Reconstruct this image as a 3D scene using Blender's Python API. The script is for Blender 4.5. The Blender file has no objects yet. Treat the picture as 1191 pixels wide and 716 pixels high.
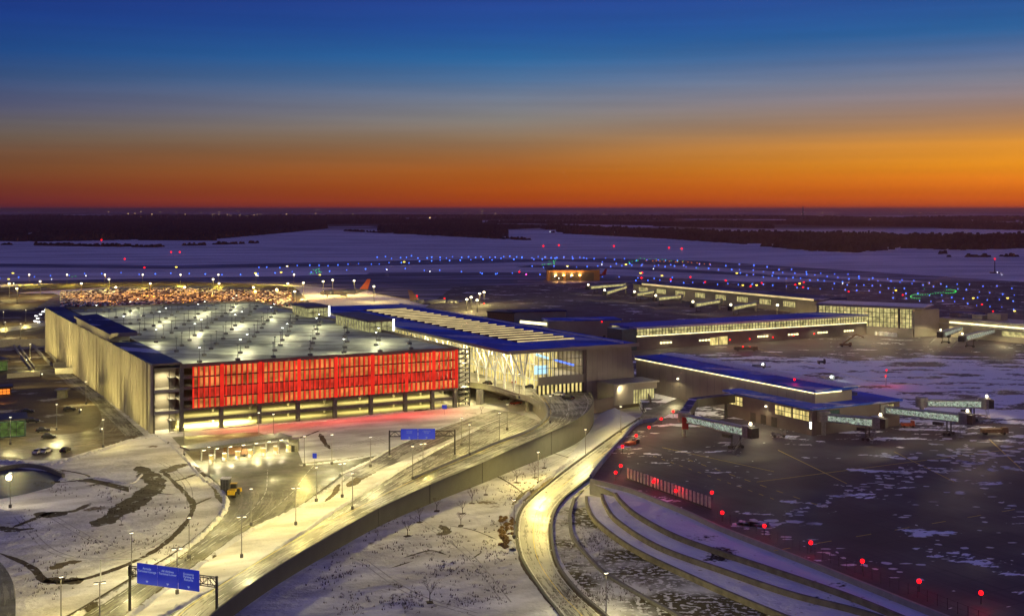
import bpy, math, random
from mathutils import Vector, Matrix, noise as mnoise
from mathutils.geometry import tessellate_polygon
random.seed(7)
S = bpy.context.scene
COL = S.collection
# ---------------------------------------------------------------- camera
FPX, HC, CX, HY = 1400.0, 85.0, 595.5, 243.0        # focal length in photo pixels, camera height
cam = bpy.data.cameras.new('camera'); cam_o = bpy.data.objects.new('camera', cam); COL.objects.link(cam_o)
cam_o.location = (0, 0, HC); cam_o.rotation_euler = (math.pi/2, 0, 0)
cam.sensor_width = 36; cam.lens = 36*FPX/1191; cam.shift_y = -(358-HY)/1191
cam.clip_start = 1; cam.clip_end = 400000
S.camera = cam_o
# ---------------------------------------------------------------- render / view
S.render.engine = 'CYCLES'
S.view_settings.view_transform = 'Standard'; S.view_settings.look = 'None'
S.view_settings.exposure = 0.0; S.view_settings.gamma = 1
S.cycles.max_bounces = 4; S.cycles.diffuse_bounces = 2; S.cycles.glossy_bounces = 2
S.cycles.transparent_max_bounces = 6; S.cycles.sample_clamp_indirect = 3; S.cycles.sample_clamp_direct = 0
S.cycles.use_denoising = True
# ---------------------------------------------------------------- world: dusk sky after sunset
wd = bpy.data.worlds.new('World'); S.world = wd; wd.use_nodes = True
nt = wd.node_tree; nt.nodes.clear()
def N(t, **k):
    n = nt.nodes.new(t)
    for a, b in k.items(): setattr(n, a, b)
    return n
def L(a, b): nt.links.new(a, b)
def lin(c): return tuple(((v/255)/12.92 if v/255 <= .04045 else ((v/255+.055)/1.055)**2.4) for v in c)+(1,)
tc = N('ShaderNodeTexCoord'); sx = N('ShaderNodeSeparateXYZ'); L(tc.outputs['Generated'], sx.inputs[0])
def ramp(stops, src):
    r = N('ShaderNodeValToRGB'); e = r.color_ramp.elements
    e[0].position, e[0].color = stops[0][0], stops[0][1]
    e[1].position, e[1].color = stops[-1][0], stops[-1][1]
    for p, c in stops[1:-1]:
        q = e.new(p); q.color = c
    L(src, r.inputs[0]); return r
ZEN = (0.060, 0.058, 0.200, 1)
def tz(py): return (HY-py)/FPX
def skyramp(cols): return ramp([(0, lin(cols[0][1]))]+[(tz(py), lin(c)) for py, c in cols[1:]]+[(.36, ZEN), (1, ZEN)], sx.outputs['Z'])
left = skyramp([(243,(104,38,40)),(232,(112,46,40)),(218,(120,58,38)),(200,(120,74,45)),(182,(114,80,58)),(165,(108,92,80)),(150,(100,94,98)),(131,(84,88,116)),(100,(56,82,126)),(73,(34,74,134)),(36,(30,62,134)),(0,(30,50,124))])
mid = skyramp([(243,(160,56,24)),(232,(172,72,18)),(218,(168,80,22)),(200,(170,94,34)),(180,(156,105,60)),(160,(144,118,92)),(140,(134,128,122)),(118,(118,126,142)),(95,(82,114,153)),(70,(46,103,158)),(36,(38,82,154)),(0,(40,70,148))])
right = skyramp([(243,(188,72,24)),(228,(208,96,22)),(215,(228,120,28)),(195,(233,146,32)),(172,(224,148,54)),(155,(184,132,82)),(138,(160,126,104)),(118,(144,130,134)),(100,(126,128,145)),(75,(88,110,150)),(50,(46,98,154)),(0,(42,76,148))])
mr1 = N('ShaderNodeMapRange'); mr1.inputs['From Min'].default_value = -.39; mr1.inputs['From Max'].default_value = 0; L(sx.outputs['X'], mr1.inputs['Value'])
mx1 = N('ShaderNodeMix', data_type='RGBA'); L(mr1.outputs[0], mx1.inputs[0]); L(left.outputs[0], mx1.inputs[6]); L(mid.outputs[0], mx1.inputs[7])
mr = N('ShaderNodeMapRange'); mr.inputs['From Min'].default_value = 0; mr.inputs['From Max'].default_value = .39
L(sx.outputs['X'], mr.inputs['Value'])
mx = N('ShaderNodeMix', data_type='RGBA'); L(mr.outputs[0], mx.inputs[0]); L(mx1.outputs[2], mx.inputs[6]); L(right.outputs[0], mx.inputs[7])
# thin streaks of high cloud near the horizon
mp = N('ShaderNodeMapping'); mp.inputs['Scale'].default_value = (2.0, 2.0, 55); L(tc.outputs['Generated'], mp.inputs[0])
nz = N('ShaderNodeTexNoise'); nz.inputs['Scale'].default_value = 1.6; nz.inputs['Detail'].default_value = 5; L(mp.outputs[0], nz.inputs[0])
m2 = N('ShaderNodeMapRange'); m2.inputs['From Min'].default_value = .3; m2.inputs['From Max'].default_value = .7
m2.inputs['To Min'].default_value = .93; m2.inputs['To Max'].default_value = 1.06; L(nz.outputs[0], m2.inputs['Value'])
ms = N('ShaderNodeVectorMath', operation='SCALE'); L(mx.outputs[2], ms.inputs[0]); L(m2.outputs[0], ms.inputs['Scale'])
bg = N('ShaderNodeBackground'); bg.inputs['Strength'].default_value = 1.0; L(ms.outputs[0], bg.inputs[0])
wo = N('ShaderNodeOutputWorld'); L(bg.outputs[0], wo.inputs[0])

# ---------------------------------------------------------------- frames
TH = math.radians(28.4); UX, UY = math.cos(TH), math.sin(TH); VX, VY = -UY, UX
def P(px, py, z=0.0):
    Y = FPX*(HC-z)/(py-HY); return Vector(((px-CX)/FPX*Y, Y, z))
O0 = P(178, 504)
def W(a, b, z=0.0): return Vector((O0.x+a*UX+b*VX, O0.y+a*UY+b*VY, z))
AZ = 4.5    # apron level
HAZE = 0.00005

# ---------------------------------------------------------------- materials
def newmat(name):
    m = bpy.data.materials.new(name); m.use_nodes = True; m.node_tree.nodes.clear(); return m
class NT:
    def __init__(s, m): s.t = m.node_tree
    def n(s, ty, **k):
        x = s.t.nodes.new(ty)
        for a, b in k.items(): setattr(x, a, b)
        return x
    def l(s, a, b): s.t.links.new(a, b)
    def noise(s, scale, detail=4, vec=None, sc3=None, coord='pos', rot=0):
        n = s.n('ShaderNodeTexNoise'); n.inputs['Scale'].default_value = scale; n.inputs['Detail'].default_value = detail
        if vec is None:
            if coord == 'pos': vec = s.n('ShaderNodeNewGeometry').outputs['Position']
            elif coord == 'uv': vec = s.n('ShaderNodeTexCoord').outputs['UV']
            else: vec = s.n('ShaderNodeTexCoord').outputs['Object']
        if sc3 or rot:
            mp = s.n('ShaderNodeMapping'); mp.inputs['Rotation'].default_value = (0, 0, rot)
            mp.vector_type = 'TEXTURE' if rot else 'POINT'
            if sc3: mp.inputs['Scale'].default_value = sc3 if not rot else tuple(1/v for v in sc3)
            s.l(vec, mp.inputs[0]); vec = mp.outputs[0]
        s.l(vec, n.inputs['Vector']); return n.outputs['Fac']
    def mr(s, v, a, b, c=0, d=1):
        m = s.n('ShaderNodeMapRange'); s.l(v, m.inputs['Value'])
        for k, q in zip(('From Min', 'From Max', 'To Min', 'To Max'), (a, b, c, d)): m.inputs[k].default_value = q
        return m.outputs[0]
    def mix(s, f, a, b):
        m = s.n('ShaderNodeMix', data_type='RGBA')
        for v, i in ((f, 0), (a, 6), (b, 7)):
            if isinstance(v, (tuple, list)): m.inputs[i].default_value = tuple(v)+((1,) if len(v) == 3 else ())
            elif isinstance(v, (float, int)): m.inputs[i].default_value = v
            else: s.l(v, m.inputs[i])
        return m.outputs[2]
    def math(s, op, a, b=None):
        m = s.n('ShaderNodeMath', operation=op)
        for v, i in ((a, 0), (b, 1)):
            if v is None: continue
            if isinstance(v, (float, int)): m.inputs[i].default_value = v
            else: s.l(v, m.inputs[i])
        return m.outputs[0]
    def bsdf(s, col, rough=.6, metal=0, bump=None, bstr=.3, bdist=.1, spec=.5):
        b = s.n('ShaderNodeBsdfPrincipled')
        if isinstance(col, tuple): b.inputs['Base Color'].default_value = col[:3]+(1,)
        else: s.l(col, b.inputs['Base Color'])
        if isinstance(rough, (float, int)): b.inputs['Roughness'].default_value = rough
        else: s.l(rough, b.inputs['Roughness'])
        b.inputs['Metallic'].default_value = metal; b.inputs['Specular IOR Level'].default_value = spec
        if bump is not None:
            bp = s.n('ShaderNodeBump'); bp.inputs['Strength'].default_value = bstr; bp.inputs['Distance'].default_value = bdist
            s.l(bump, bp.inputs['Height']); s.l(bp.outputs[0], b.inputs['Normal'])
        return b
    def out(s, sh):
        o = s.n('ShaderNodeOutputMaterial'); s.l(sh, o.inputs[0])
MATS = {}
def plain(name, col, rough=.6, metal=0, var=.25, sc=1.5, coord='obj', sc3=None, spec=.5):
    m = newmat(name); t = NT(m)
    f = t.mr(t.noise(sc, 5, coord=coord, sc3=sc3), .3, .7)
    c = t.mix(f, tuple(v*(1-var) for v in col[:3]), tuple(min(1, v*(1+var)) for v in col[:3]))
    t.out(t.bsdf(c, rough, metal, spec=spec).outputs[0]); MATS[name] = m; return m
def emit(name, col, st, sample=False, var=0, sc=.4, sc3=None):
    m = newmat(name); t = NT(m)
    e = t.n('ShaderNodeEmission'); e.inputs[0].default_value = tuple(col[:3])+(1,); e.inputs[1].default_value = st
    if var:
        f = t.mr(t.noise(sc, 3, coord='pos', sc3=sc3), .3, .7, st*(1-var), st*(1+var)); t.l(f, e.inputs[1])
    t.out(e.outputs[0])
    m.cycles.emission_sampling = 'AUTO' if sample else 'NONE'
    MATS[name] = m; return m
def snow_mat(name, patch=.0, dirt=(.06,.05,.03), psc=.06, base=(.68,.68,.70), gate=False):
    m = newmat(name); t = NT(m)
    big = t.noise(.03, 6); fine = t.noise(.9, 6)
    c = t.mix(t.mr(big, .3, .7), tuple(v*.86 for v in base), base)
    mask = t.mr(t.math('ADD', t.noise(psc, 9), t.math('MULTIPLY', fine, .18)), .74-patch*.3, .78-patch*.3)
    c = t.mix(t.math('MULTIPLY', mask, t.mr(t.noise(.035, 3), .42, .52)) if gate else mask, c, dirt)
    specks = t.mr(t.noise(.55, 2), .70, .76, 0, .7)
    c = t.mix(specks, c, (.16,.12,.07))
    hgt = t.math('ADD', t.math('MULTIPLY', t.noise(.12, 5), 2.5), t.math('MULTIPLY', fine, .35))
    t.out(t.bsdf(c, .75, bump=hgt, bstr=.9, bdist=.7, spec=.2).outputs[0]); MATS[name] = m; return m
def road_mat(name, cover=.5, asphalt=(.075,.072,.06), ice=(.30,.29,.25), rough=(.36,.7), along=True):
    """wheel-tracked road: UV.x across in metres, UV.y along in metres"""
    m = newmat(name); t = NT(m)
    st = t.noise(1.0, 6, coord='uv', sc3=(.9, .045, 1)); st2 = t.noise(1.0, 7, coord='uv', sc3=(3.0, .4, 1))
    blot = t.noise(.07, 6)
    s = t.math('ADD', t.math('ADD', t.math('MULTIPLY', st, .50), t.math('MULTIPLY', st2, .38)), t.math('MULTIPLY', blot, .40))
    f = t.mr(s, .735-.2*cover, .79-.2*cover)
    fine = t.noise(.8, 5)
    a2 = t.mix(t.mr(fine, .3, .7), tuple(v*.7 for v in asphalt), tuple(v*1.3 for v in asphalt))
    c = t.mix(f, a2, ice)
    r = t.mr(t.noise(.15, 4), .35, .65, rough[0], rough[1])
    t.out(t.bsdf(c, r, bump=t.math('ADD', st2, fine), bstr=.35, bdist=.12, spec=.3).outputs[0]); MATS[name] = m; return m

plain('concrete', (.30,.29,.26), .8, var=.12, sc=.6); plain('wall_grey', (.10,.10,.085), .85, var=.10, sc=.3); plain('concrete_dark', (.12,.115,.11), .8); plain('taupe', (.24,.215,.18), .75, var=.12, sc=.12); plain('monitor_tan', (.30,.15,.06), .7)
plain('taupe_lt', (.27,.25,.21), .75, var=.12, sc=.15); plain('wall_brown', (.15,.125,.11), .8, var=.15, sc=.2)
plain('skylit_blue_roof', (.006,.075,.55), .55, .0, var=.35, sc=.06, coord='pos', sc3=(1,1,1), spec=.12); plain('blue_roof_dk', (.012,.035,.16), .4, var=.3, sc=.2)
plain('steel', (.28,.28,.27), .45, .6); plain('steel_dk', (.05,.05,.05), .5, .5); plain('white_metal', (.72,.72,.68), .4)
plain('pole_grey', (.17,.17,.16), .45, .5); plain('pole_pale', (.30,.29,.26), .5, .2); plain('blackp', (.015,.015,.017), .5); plain('rubber', (.02,.02,.02), .8)
plain('bark', (.05,.04,.03), .9); plain('twig', (.07,.05,.035), .9); plain('shrub_tan', (.24,.15,.06), .95, var=.5, sc=6); plain('brush', (.10,.075,.035), .95, sc=.8, coord='pos', var=.5)
plain('sign_blue', (.01,.04,.42), .4, var=.05); plain('sign_back', (.2,.2,.2), .5)
plain('orange', (.5,.09,.02), .5); plain('yellow', (.65,.42,.02), .5); plain('red_paint', (.5,.02,.015), .45)
plain('car_white', (.7,.7,.7), .25); plain('car_dark', (.02,.02,.024), .25); plain('car_red', (.30,.03,.02), .25); plain('car_grey', (.2,.2,.21), .25, .3)
plain('wood_dark', (.055,.032,.028), .95, var=.6, sc=.01, coord='pos')
plain('fin_metal', (.46,.43,.34), .45, .35, var=.2, sc=.08, coord='pos'); plain('plane_tail', (.42,.22,.12), .4); plain('hangar_brown', (.20,.11,.05), .7)
plain('snow_track', (.33,.32,.31), .8, coord='pos', sc=1); plain('pond_ice', (.012,.022,.06), .5, var=.5, sc=.3, coord='pos', spec=.2); plain('terrace_stone', (.15,.135,.10), .85, var=.35, sc=.5); plain('slat_pale', (.62,.56,.42), .6); plain('truss_white', (.8,.85,.8), .5); plain('booth', (.22,.21,.17), .6); plain('paint_white', (.7,.7,.68), .6); plain('paint_yellow', (.75,.55,.05), .6)
plain('teal_glass', (.06,.12,.11), .15); plain('shade_blue_parapet', (.02,.05,.22), .5, var=.3, sc=.2)
emit('e_warm', (1,.72,.2), .9, True, .35, .25); emit('e_lamp', (1,.88,.58), 6); emit('e_lampw', (.95,1,.9), 14); emit('e_orange_lamp', (1,.55,.12), 12)
emit('e_led', (1,.86,.42), 2.6, True, .3, .5); emit('e_glass', (1,.80,.28), .85, False, .6, .45, (1,1,.5)); emit('e_glass_dim', (1,.88,.36), .5, False, .6, .4)
emit('e_skylight', (1,.78,.36), .8, False, .25, .15); emit('e_blue', (.05,.16,1), 5); emit('e_green', (.05,1,.15), 3); emit('e_red', (1,.004,.008), 4)
emit('e_yellow', (1,.75,.08), 4); emit('e_white', (1,1,1), 5); emit('e_bluestrip', (.10,.22,1), 2.2); emit('e_cyan', (.5,.85,1), 1.4)
emit('e_red_fin', (1,.035,.02), .85, True, .35, .12); emit('e_red_pale', (1,.30,.08), .66, True, .7, .16, (1,1,1.6)); emit('e_red_deep', (1,.08,.04), .5, True, .6, .2, (1,1,1.6)); emit('e_bridge', (.80,1,.78), .34, False, 1.0, 1.6)
emit('e_sign', (.03,.06,.5), .5); emit('e_signtext', (.5,.6,1), .45); emit('e_green_glass', (.55,.85,.22), .14, False, .6, .6); emit('e_orange', (1,.25,.03), 1.4)
emit('e_town', (1,.66,.3), 3); emit('e_deckglass', (.95,.9,.4), .38, False, .6, .5)
m = newmat('pane'); t = NT(m); a = t.n('ShaderNodeBsdfTransparent'); g = t.n('ShaderNodeBsdfGlossy'); g.inputs['Roughness'].default_value = .05
x = t.n('ShaderNodeMixShader'); x.inputs[0].default_value = .08; t.l(a.outputs[0], x.inputs[1]); t.l(g.outputs[0], x.inputs[2]); t.out(x.outputs[0]); MATS['pane'] = m
snow_mat('snow_clean', -.3, base=(.8,.8,.82)); snow_mat('dirt', 1.05, (.055,.042,.022), .35, (.5,.5,.5)); snow_mat('snow', .05, base=(.58,.58,.61)); snow_mat('snow_brush', .74, (.06,.055,.02), .75, (.60,.60,.62), True); snow_mat('snow_terrace', -.05, (.02,.018,.02), .05, (.80,.77,.86))
road_mat('road', .55); road_mat('road_icy', .8, (.09,.088,.07), (.34,.33,.28), (.3,.6)); road_mat('road_dark', .25, (.07,.07,.06), (.17,.165,.13))
road_mat('road_lot', .2, (.11,.09,.055), (.26,.22,.15)); snow_mat('lot_mud', .95, (.11,.085,.05), .06, (.42,.38,.30)); road_mat('road_plaza', .5, (.10,.098,.065), (.22,.215,.15), (.34,.6))

for nm, c0_, cov in (('skylit_blue_roof', (.010,.095,.60), .58), ('blue_roof_dk', (.010,.030,.14), .64)):  # main roof colour carries the blue of sky-lit shade
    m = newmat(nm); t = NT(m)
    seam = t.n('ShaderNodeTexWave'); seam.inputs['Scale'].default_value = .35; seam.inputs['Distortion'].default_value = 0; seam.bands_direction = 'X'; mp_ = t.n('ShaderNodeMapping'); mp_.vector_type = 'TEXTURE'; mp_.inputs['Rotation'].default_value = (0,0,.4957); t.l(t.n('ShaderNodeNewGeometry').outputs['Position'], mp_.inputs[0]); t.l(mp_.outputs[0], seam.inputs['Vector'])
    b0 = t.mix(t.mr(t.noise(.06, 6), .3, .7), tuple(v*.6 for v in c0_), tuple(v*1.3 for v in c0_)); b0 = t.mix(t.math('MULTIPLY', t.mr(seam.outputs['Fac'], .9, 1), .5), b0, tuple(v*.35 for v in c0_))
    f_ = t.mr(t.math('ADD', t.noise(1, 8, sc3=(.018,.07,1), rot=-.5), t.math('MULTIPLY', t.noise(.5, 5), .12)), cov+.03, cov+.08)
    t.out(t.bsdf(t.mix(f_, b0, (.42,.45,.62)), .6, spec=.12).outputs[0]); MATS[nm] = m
# ground sheet: snow near, farmland and woods towards the horizon
m = newmat('ground_snow'); t = NT(m)
geo = t.n('ShaderNodeNewGeometry'); sp = t.n('ShaderNodeSeparateXYZ'); t.l(geo.outputs['Position'], sp.inputs[0])
near = t.mix(t.mr(t.noise(1, 8, sc3=(.05,.12,1), rot=.5), .4, .62), (.46,.445,.43), (.72,.71,.70))
near = t.mix(t.mr(t.math('ADD', t.noise(.045, 9), t.math('MULTIPLY', t.noise(.9, 5), .15)), .735, .775), near, (.12,.09,.05))
near = t.mix(t.mr(t.noise(.6, 2), .70, .76, 0, .6), near, (.15,.12,.07))
fld = t.mix(t.mr(t.noise(1, 5, sc3=(.0012,.004,1)), .45, .55), (.72,.64,.64), (.92,.84,.82))  # pinkish tint puts warm horizon light into the far snow colour
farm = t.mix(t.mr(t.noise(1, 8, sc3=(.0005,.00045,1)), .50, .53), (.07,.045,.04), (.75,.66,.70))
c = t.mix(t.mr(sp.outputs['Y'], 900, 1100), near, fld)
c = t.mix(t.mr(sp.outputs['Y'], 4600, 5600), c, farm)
t.out(t.bsdf(c, .8, bump=t.math('ADD', t.math('MULTIPLY', t.noise(.12, 5), 2.5), t.math('MULTIPLY', t.noise(.9, 6), .35)), bstr=.9, bdist=.7, spec=.15).outputs[0]); MATS['ground_snow'] = m
# apron concrete with drifted snow
def apron_mat(name, heavy=None):
    m = newmat(name); t = NT(m)
    geo = t.n('ShaderNodeNewGeometry'); sp = t.n('ShaderNodeSeparateXYZ'); t.l(geo.outputs['Position'], sp.inputs[0])
    base = t.mix(t.mr(t.noise(.02, 6), .35, .65), (.048,.040,.048), (.085,.070,.080))
    base = t.mix(t.mr(t.noise(1, 5, sc3=(.5,.03,1), rot=.5), .45, .6, 0, .5), base, (.042,.036,.045))
    n1 = t.noise(1, 9, sc3=(.05,.11,1), rot=-.15); n2 = t.noise(1, 5, sc3=(.35,.8,1), rot=.5)
    s = t.math('ADD', n1, t.math('MULTIPLY', n2, .32))
    # heavy snow in the bay between the buildings: centre given in world metres
    cx, cy, rx, ry = heavy
    dx = t.math('DIVIDE', t.math('SUBTRACT', sp.outputs['X'], cx), rx); dy = t.math('DIVIDE', t.math('SUBTRACT', sp.outputs['Y'], cy), ry)
    d = t.math('ADD', t.math('MULTIPLY', dx, dx), t.math('MULTIPLY', dy, dy))
    h = t.mr(d, .35, 1.35, .235, 0)
    f = t.mr(t.math('ADD', s, h), .82, .84)
    jt = t.n('ShaderNodeTexBrick'); jt.offset = 0; jt.inputs['Scale'].default_value = 1; jt.inputs['Mortar Size'].default_value = .12; jt.inputs['Brick Width'].default_value = 7.6; jt.inputs['Row Height'].default_value = 7.6; jt.inputs['Mortar Smooth'].default_value = .3
    mpj = t.n('ShaderNodeMapping'); mpj.vector_type = 'TEXTURE'; mpj.inputs['Rotation'].default_value = (0, 0, .4957); t.l(geo.outputs['Position'], mpj.inputs[0]); t.l(mpj.outputs[0], jt.inputs['Vector'])
    base = t.mix(t.math('MULTIPLY', jt.outputs['Fac'], .55), base, (.018,.015,.018))
    c = t.mix(f, base, (.95,.95,.97))
    r = t.mr(t.noise(.05, 4), .35, .6, .62, .9)
    r = t.math('ADD', r, t.math('MULTIPLY', f, .25))
    t.out(t.bsdf(c, r, bump=f, bstr=.2, bdist=.1, spec=.5).outputs[0]); MATS[name] = m
apron_mat('apron', (190, 545, 190, 125))
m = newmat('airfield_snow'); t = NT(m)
c = t.mix(t.mr(t.noise(1, 6, sc3=(.004,.02,1), rot=.1), .42, .58), (.62,.56,.56), (.90,.83,.82)); t.out(t.bsdf(c, .8, spec=.1).outputs[0]); MATS['airfield_snow'] = m  # snow colour tinted pink to carry the dusk light
m = newmat('taxiway'); t = NT(m)
c = t.mix(t.mr(t.noise(1, 6, sc3=(.006,.04,1), rot=.1), .5, .62), (.055,.045,.075), (.26,.23,.32)); t.out(t.bsdf(c, .55, spec=.3).outputs[0]); MATS['taxiway'] = m
m = newmat('deck'); t = NT(m)
st = t.noise(1, 7, sc3=(.012,.075,1), rot=-.1); fl = t.noise(.12, 6)
c = t.mix(t.mr(t.math('ADD', t.math('MULTIPLY', st, .7), t.math('MULTIPLY', fl, .35)), .44, .62), (.13,.135,.10), (.50,.52,.40)); t.out(t.bsdf(c, .6, spec=.4).outputs[0]); MATS['deck'] = m
m = newmat('fin_wall'); t = NT(m)
c = t.mix(t.mr(t.noise(.05, 3), .35, .65), (.10,.09,.07), (.17,.155,.12)); t.out(t.bsdf(c, .5, .2).outputs[0]); MATS['fin_wall'] = m

# ---------------------------------------------------------------- mesh builder
class MB:
    def __init__(s): s.v = []; s.f = []; s.uv = None
    def add(s, vs, fs):
        n = len(s.v); s.v += [Vector(q) for q in vs]; s.f += [tuple(i+n for i in f) for f in fs]; return s
    def hexa(s, lo, hi):
        vs = list(lo)+list(hi); n = len(lo)
        fs = [tuple(range(n-1, -1, -1)), tuple(range(n, 2*n))]+[(i, (i+1) % n, n+(i+1) % n, n+i) for i in range(n)]
        return s.add(vs, fs)
    def box(s, x0, x1, y0, y1, z0, z1):
        q = [(x0,y0),(x1,y0),(x1,y1),(x0,y1)]
        return s.hexa([(x,y,z0) for x,y in q], [(x,y,z1) for x,y in q])
    def ab(s, a0, a1, b0, b1, z0, z1):
        q = [(a0,b0),(a1,b0),(a1,b1),(a0,b1)]
        z0 = z0 if isinstance(z0, (tuple, list)) else [z0]*4; z1 = z1 if isinstance(z1, (tuple, list)) else [z1]*4
        return s.hexa([W(a,b,z) for (a,b),z in zip(q,z0)], [W(a,b,z) for (a,b),z in zip(q,z1)])
    def taper(s, x0, x1, y0, y1, z0, z1, ix, iy):
        q = [(x0,y0),(x1,y0),(x1,y1),(x0,y1)]; r = [(x0+ix,y0+iy),(x1-ix,y0+iy),(x1-ix,y1-iy),(x0+ix,y1-iy)]
        return s.hexa([(x,y,z0) for x,y in q], [(x,y,z1) for x,y in r])
    def bar(s, p, q, w, h=None):
        p, q = Vector(p), Vector(q); h = h or w; d = (q-p).normalized()
        up = Vector((0,0,1)) if abs(d.z) < .95 else Vector((1,0,0))
        x = d.cross(up).normalized()*w/2; y = x.cross(d).normalized()*h/2
        return s.hexa([p-x-y, p+x-y, p+x+y, p-x+y], [q-x-y, q+x-y, q+x+y, q-x+y])
    def tube(s, p, q, r0, r1=None, n=8):
        p, q = Vector(p), Vector(q); r1 = r0 if r1 is None else r1; d = (q-p).normalized()
        up = Vector((0,0,1)) if abs(d.z) < .95 else Vector((1,0,0)); x = d.cross(up).normalized(); y = x.cross(d)
        c = [(math.cos(i*2*math.pi/n), math.sin(i*2*math.pi/n)) for i in range(n)]
        return s.hexa([p+x*r0*a+y*r0*b for a,b in c], [q+x*r1*a+y*r1*b for a,b in c])
    def ball(s, c, r, n=8, k=5, sz=1):
        vs = [Vector(c)+Vector((0,0,-r*sz))]
        for j in range(1, k):
            ph = -math.pi/2+math.pi*j/k
            vs += [Vector(c)+Vector((r*math.cos(ph)*math.cos(i*2*math.pi/n), r*math.cos(ph)*math.sin(i*2*math.pi/n), r*sz*math.sin(ph))) for i in range(n)]
        vs.append(Vector(c)+Vector((0,0,r*sz))); fs = []
        for i in range(n): fs.append((0, 1+(i+1) % n, 1+i))
        for j in range(k-2):
            for i in range(n): fs.append((1+j*n+i, 1+j*n+(i+1) % n, 1+(j+1)*n+(i+1) % n, 1+(j+1)*n+i))
        e = len(vs)-1
        for i in range(n): fs.append((1+(k-2)*n+i, 1+(k-2)*n+(i+1) % n, e))
        return s.add(vs, fs)
    def quad(s, a, b, c, d): return s.add([a,b,c,d], [(0,1,2,3)])
    def plate(s, pts, th=0):
        """flat-ish polygon (any outline), optional thickness downwards"""
        pts = [Vector(p) for p in pts]; tri = tessellate_polygon([pts]); n = len(pts)
        tris = []
        for a, b, c in tri:
            nz = (pts[b]-pts[a]).cross(pts[c]-pts[a]).z
            tris.append((a, b, c) if nz > 0 else (a, c, b))
        s.add(pts, tris)
        if th:
            s.add([p-Vector((0,0,th)) for p in pts], [(c, b, a) for a, b, c in tris])
            m = len(s.v)
            for i in range(n):
                j = (i+1) % n; s.f.append((m-2*n+i, m-n+i, m-n+j, m-2*n+j))
        return s
    def build(s, name, mat, parent=None, smooth=False):
        loc = Vector((0,0,0))
        off = Vector(ORG.get(parent.name, (0,0,0))) if parent else None
        if parent is None:
            xs = [v.x for v in s.v]; ys = [v.y for v in s.v]; zs = [v.z for v in s.v]
            off = Vector(((min(xs)+max(xs))/2, (min(ys)+max(ys))/2, min(zs)))
        me = bpy.data.meshes.new(name); me.from_pydata([tuple(v-off) for v in s.v], [], s.f)
        me.materials.append(MATS[mat]); me.update()
        if s.uv:
            l = me.uv_layers.new(name='UVMap')
            for p in me.polygons:
                for li in p.loop_indices: l.data[li].uv = s.uv[me.loops[li].vertex_index]
        if smooth:
            for p in me.polygons: p.use_smooth = True
        o = bpy.data.objects.new(name, me); COL.objects.link(o)
        ORG[o.name] = off
        if parent: o.parent = parent
        else: o.location = off
        return o
ORG = {}
def tag(o, label=None, cat=None, group=None, kind=None):
    if label: o['label'] = label
    if cat: o['category'] = cat
    if group: o['group'] = group
    if kind: o['kind'] = kind
    return o
def thing(name, label, cat, loc=(0,0,0), group=None, rz=0):
    o = bpy.data.objects.new(name, None); COL.objects.link(o); o.empty_display_size = 1
    o.location = loc; o.rotation_euler.z = rz; ORG[o.name] = tuple(loc); return tag(o, label, cat, group)
def struct(mb, name, mat): return tag(mb.build(name, mat), kind='structure')
CH = {}
def copy_tree(o, parent=None):
    c = o.copy(); COL.objects.link(c)
    if parent: c.parent = parent
    for ch in o.children: copy_tree(ch, c)
    return c
def place(proto, loc, rz=0, label=None, group=None, sc=None):
    """first call moves the prototype itself, later calls copy it"""
    if proto.get('_used'): o = copy_tree(proto)
    else: o = proto; o['_used'] = 1
    o.location = loc; o.rotation_euler.z = rz
    if sc: o.scale = (sc,)*3 if isinstance(sc, (int, float)) else sc
    if label: o['label'] = label
    if group: o['group'] = group
    return o
def spot(loc, power, col=(1,.85,.5), angle=140, rad=.35, to=None, blend=.6, typ='SPOT', name='lamp_light', parent=None, wide=0):
    # wide: street optics throw light sideways so the pool stays even; value = distance (m) at which it equals a plain lamp
    l = bpy.data.lights.new(name, typ); l.energy = power/wide if wide else power
    if wide:
        l.use_nodes = True; t_ = l.node_tree; fo = t_.nodes.new('ShaderNodeLightFalloff'); fo.inputs['Strength'].default_value = 1
        t_.links.new(fo.outputs['Linear'], t_.nodes['Emission'].inputs['Strength'])
    l.color = col; l.shadow_soft_size = rad
    if typ == 'SPOT': l.spot_size = math.radians(angle); l.spot_blend = blend
    o = bpy.data.objects.new(name, l); COL.objects.link(o); o.location = loc
    if to is not None: o.rotation_euler = (Vector(to)-Vector(loc)).to_track_quat('-Z', 'Y').to_euler()
    if parent: o.parent = parent; o.location = Vector(loc)
    return o
def area(loc, power, sx, sy, col, rz=0, to=None, name='ceiling_light', spread=0):
    l = bpy.data.lights.new(name, 'AREA'); l.shape = 'RECTANGLE'; l.size = sx; l.size_y = sy; l.energy = power; l.color = col
    o = bpy.data.objects.new(name, l); COL.objects.link(o); o.location = loc; o.rotation_euler = (0, 0, rz)
    if to is not None: o.rotation_euler = (Vector(to)-Vector(loc)).to_track_quat('-Z', 'Y').to_euler()
    if spread: l.spread = math.radians(spread)
    return o
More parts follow.
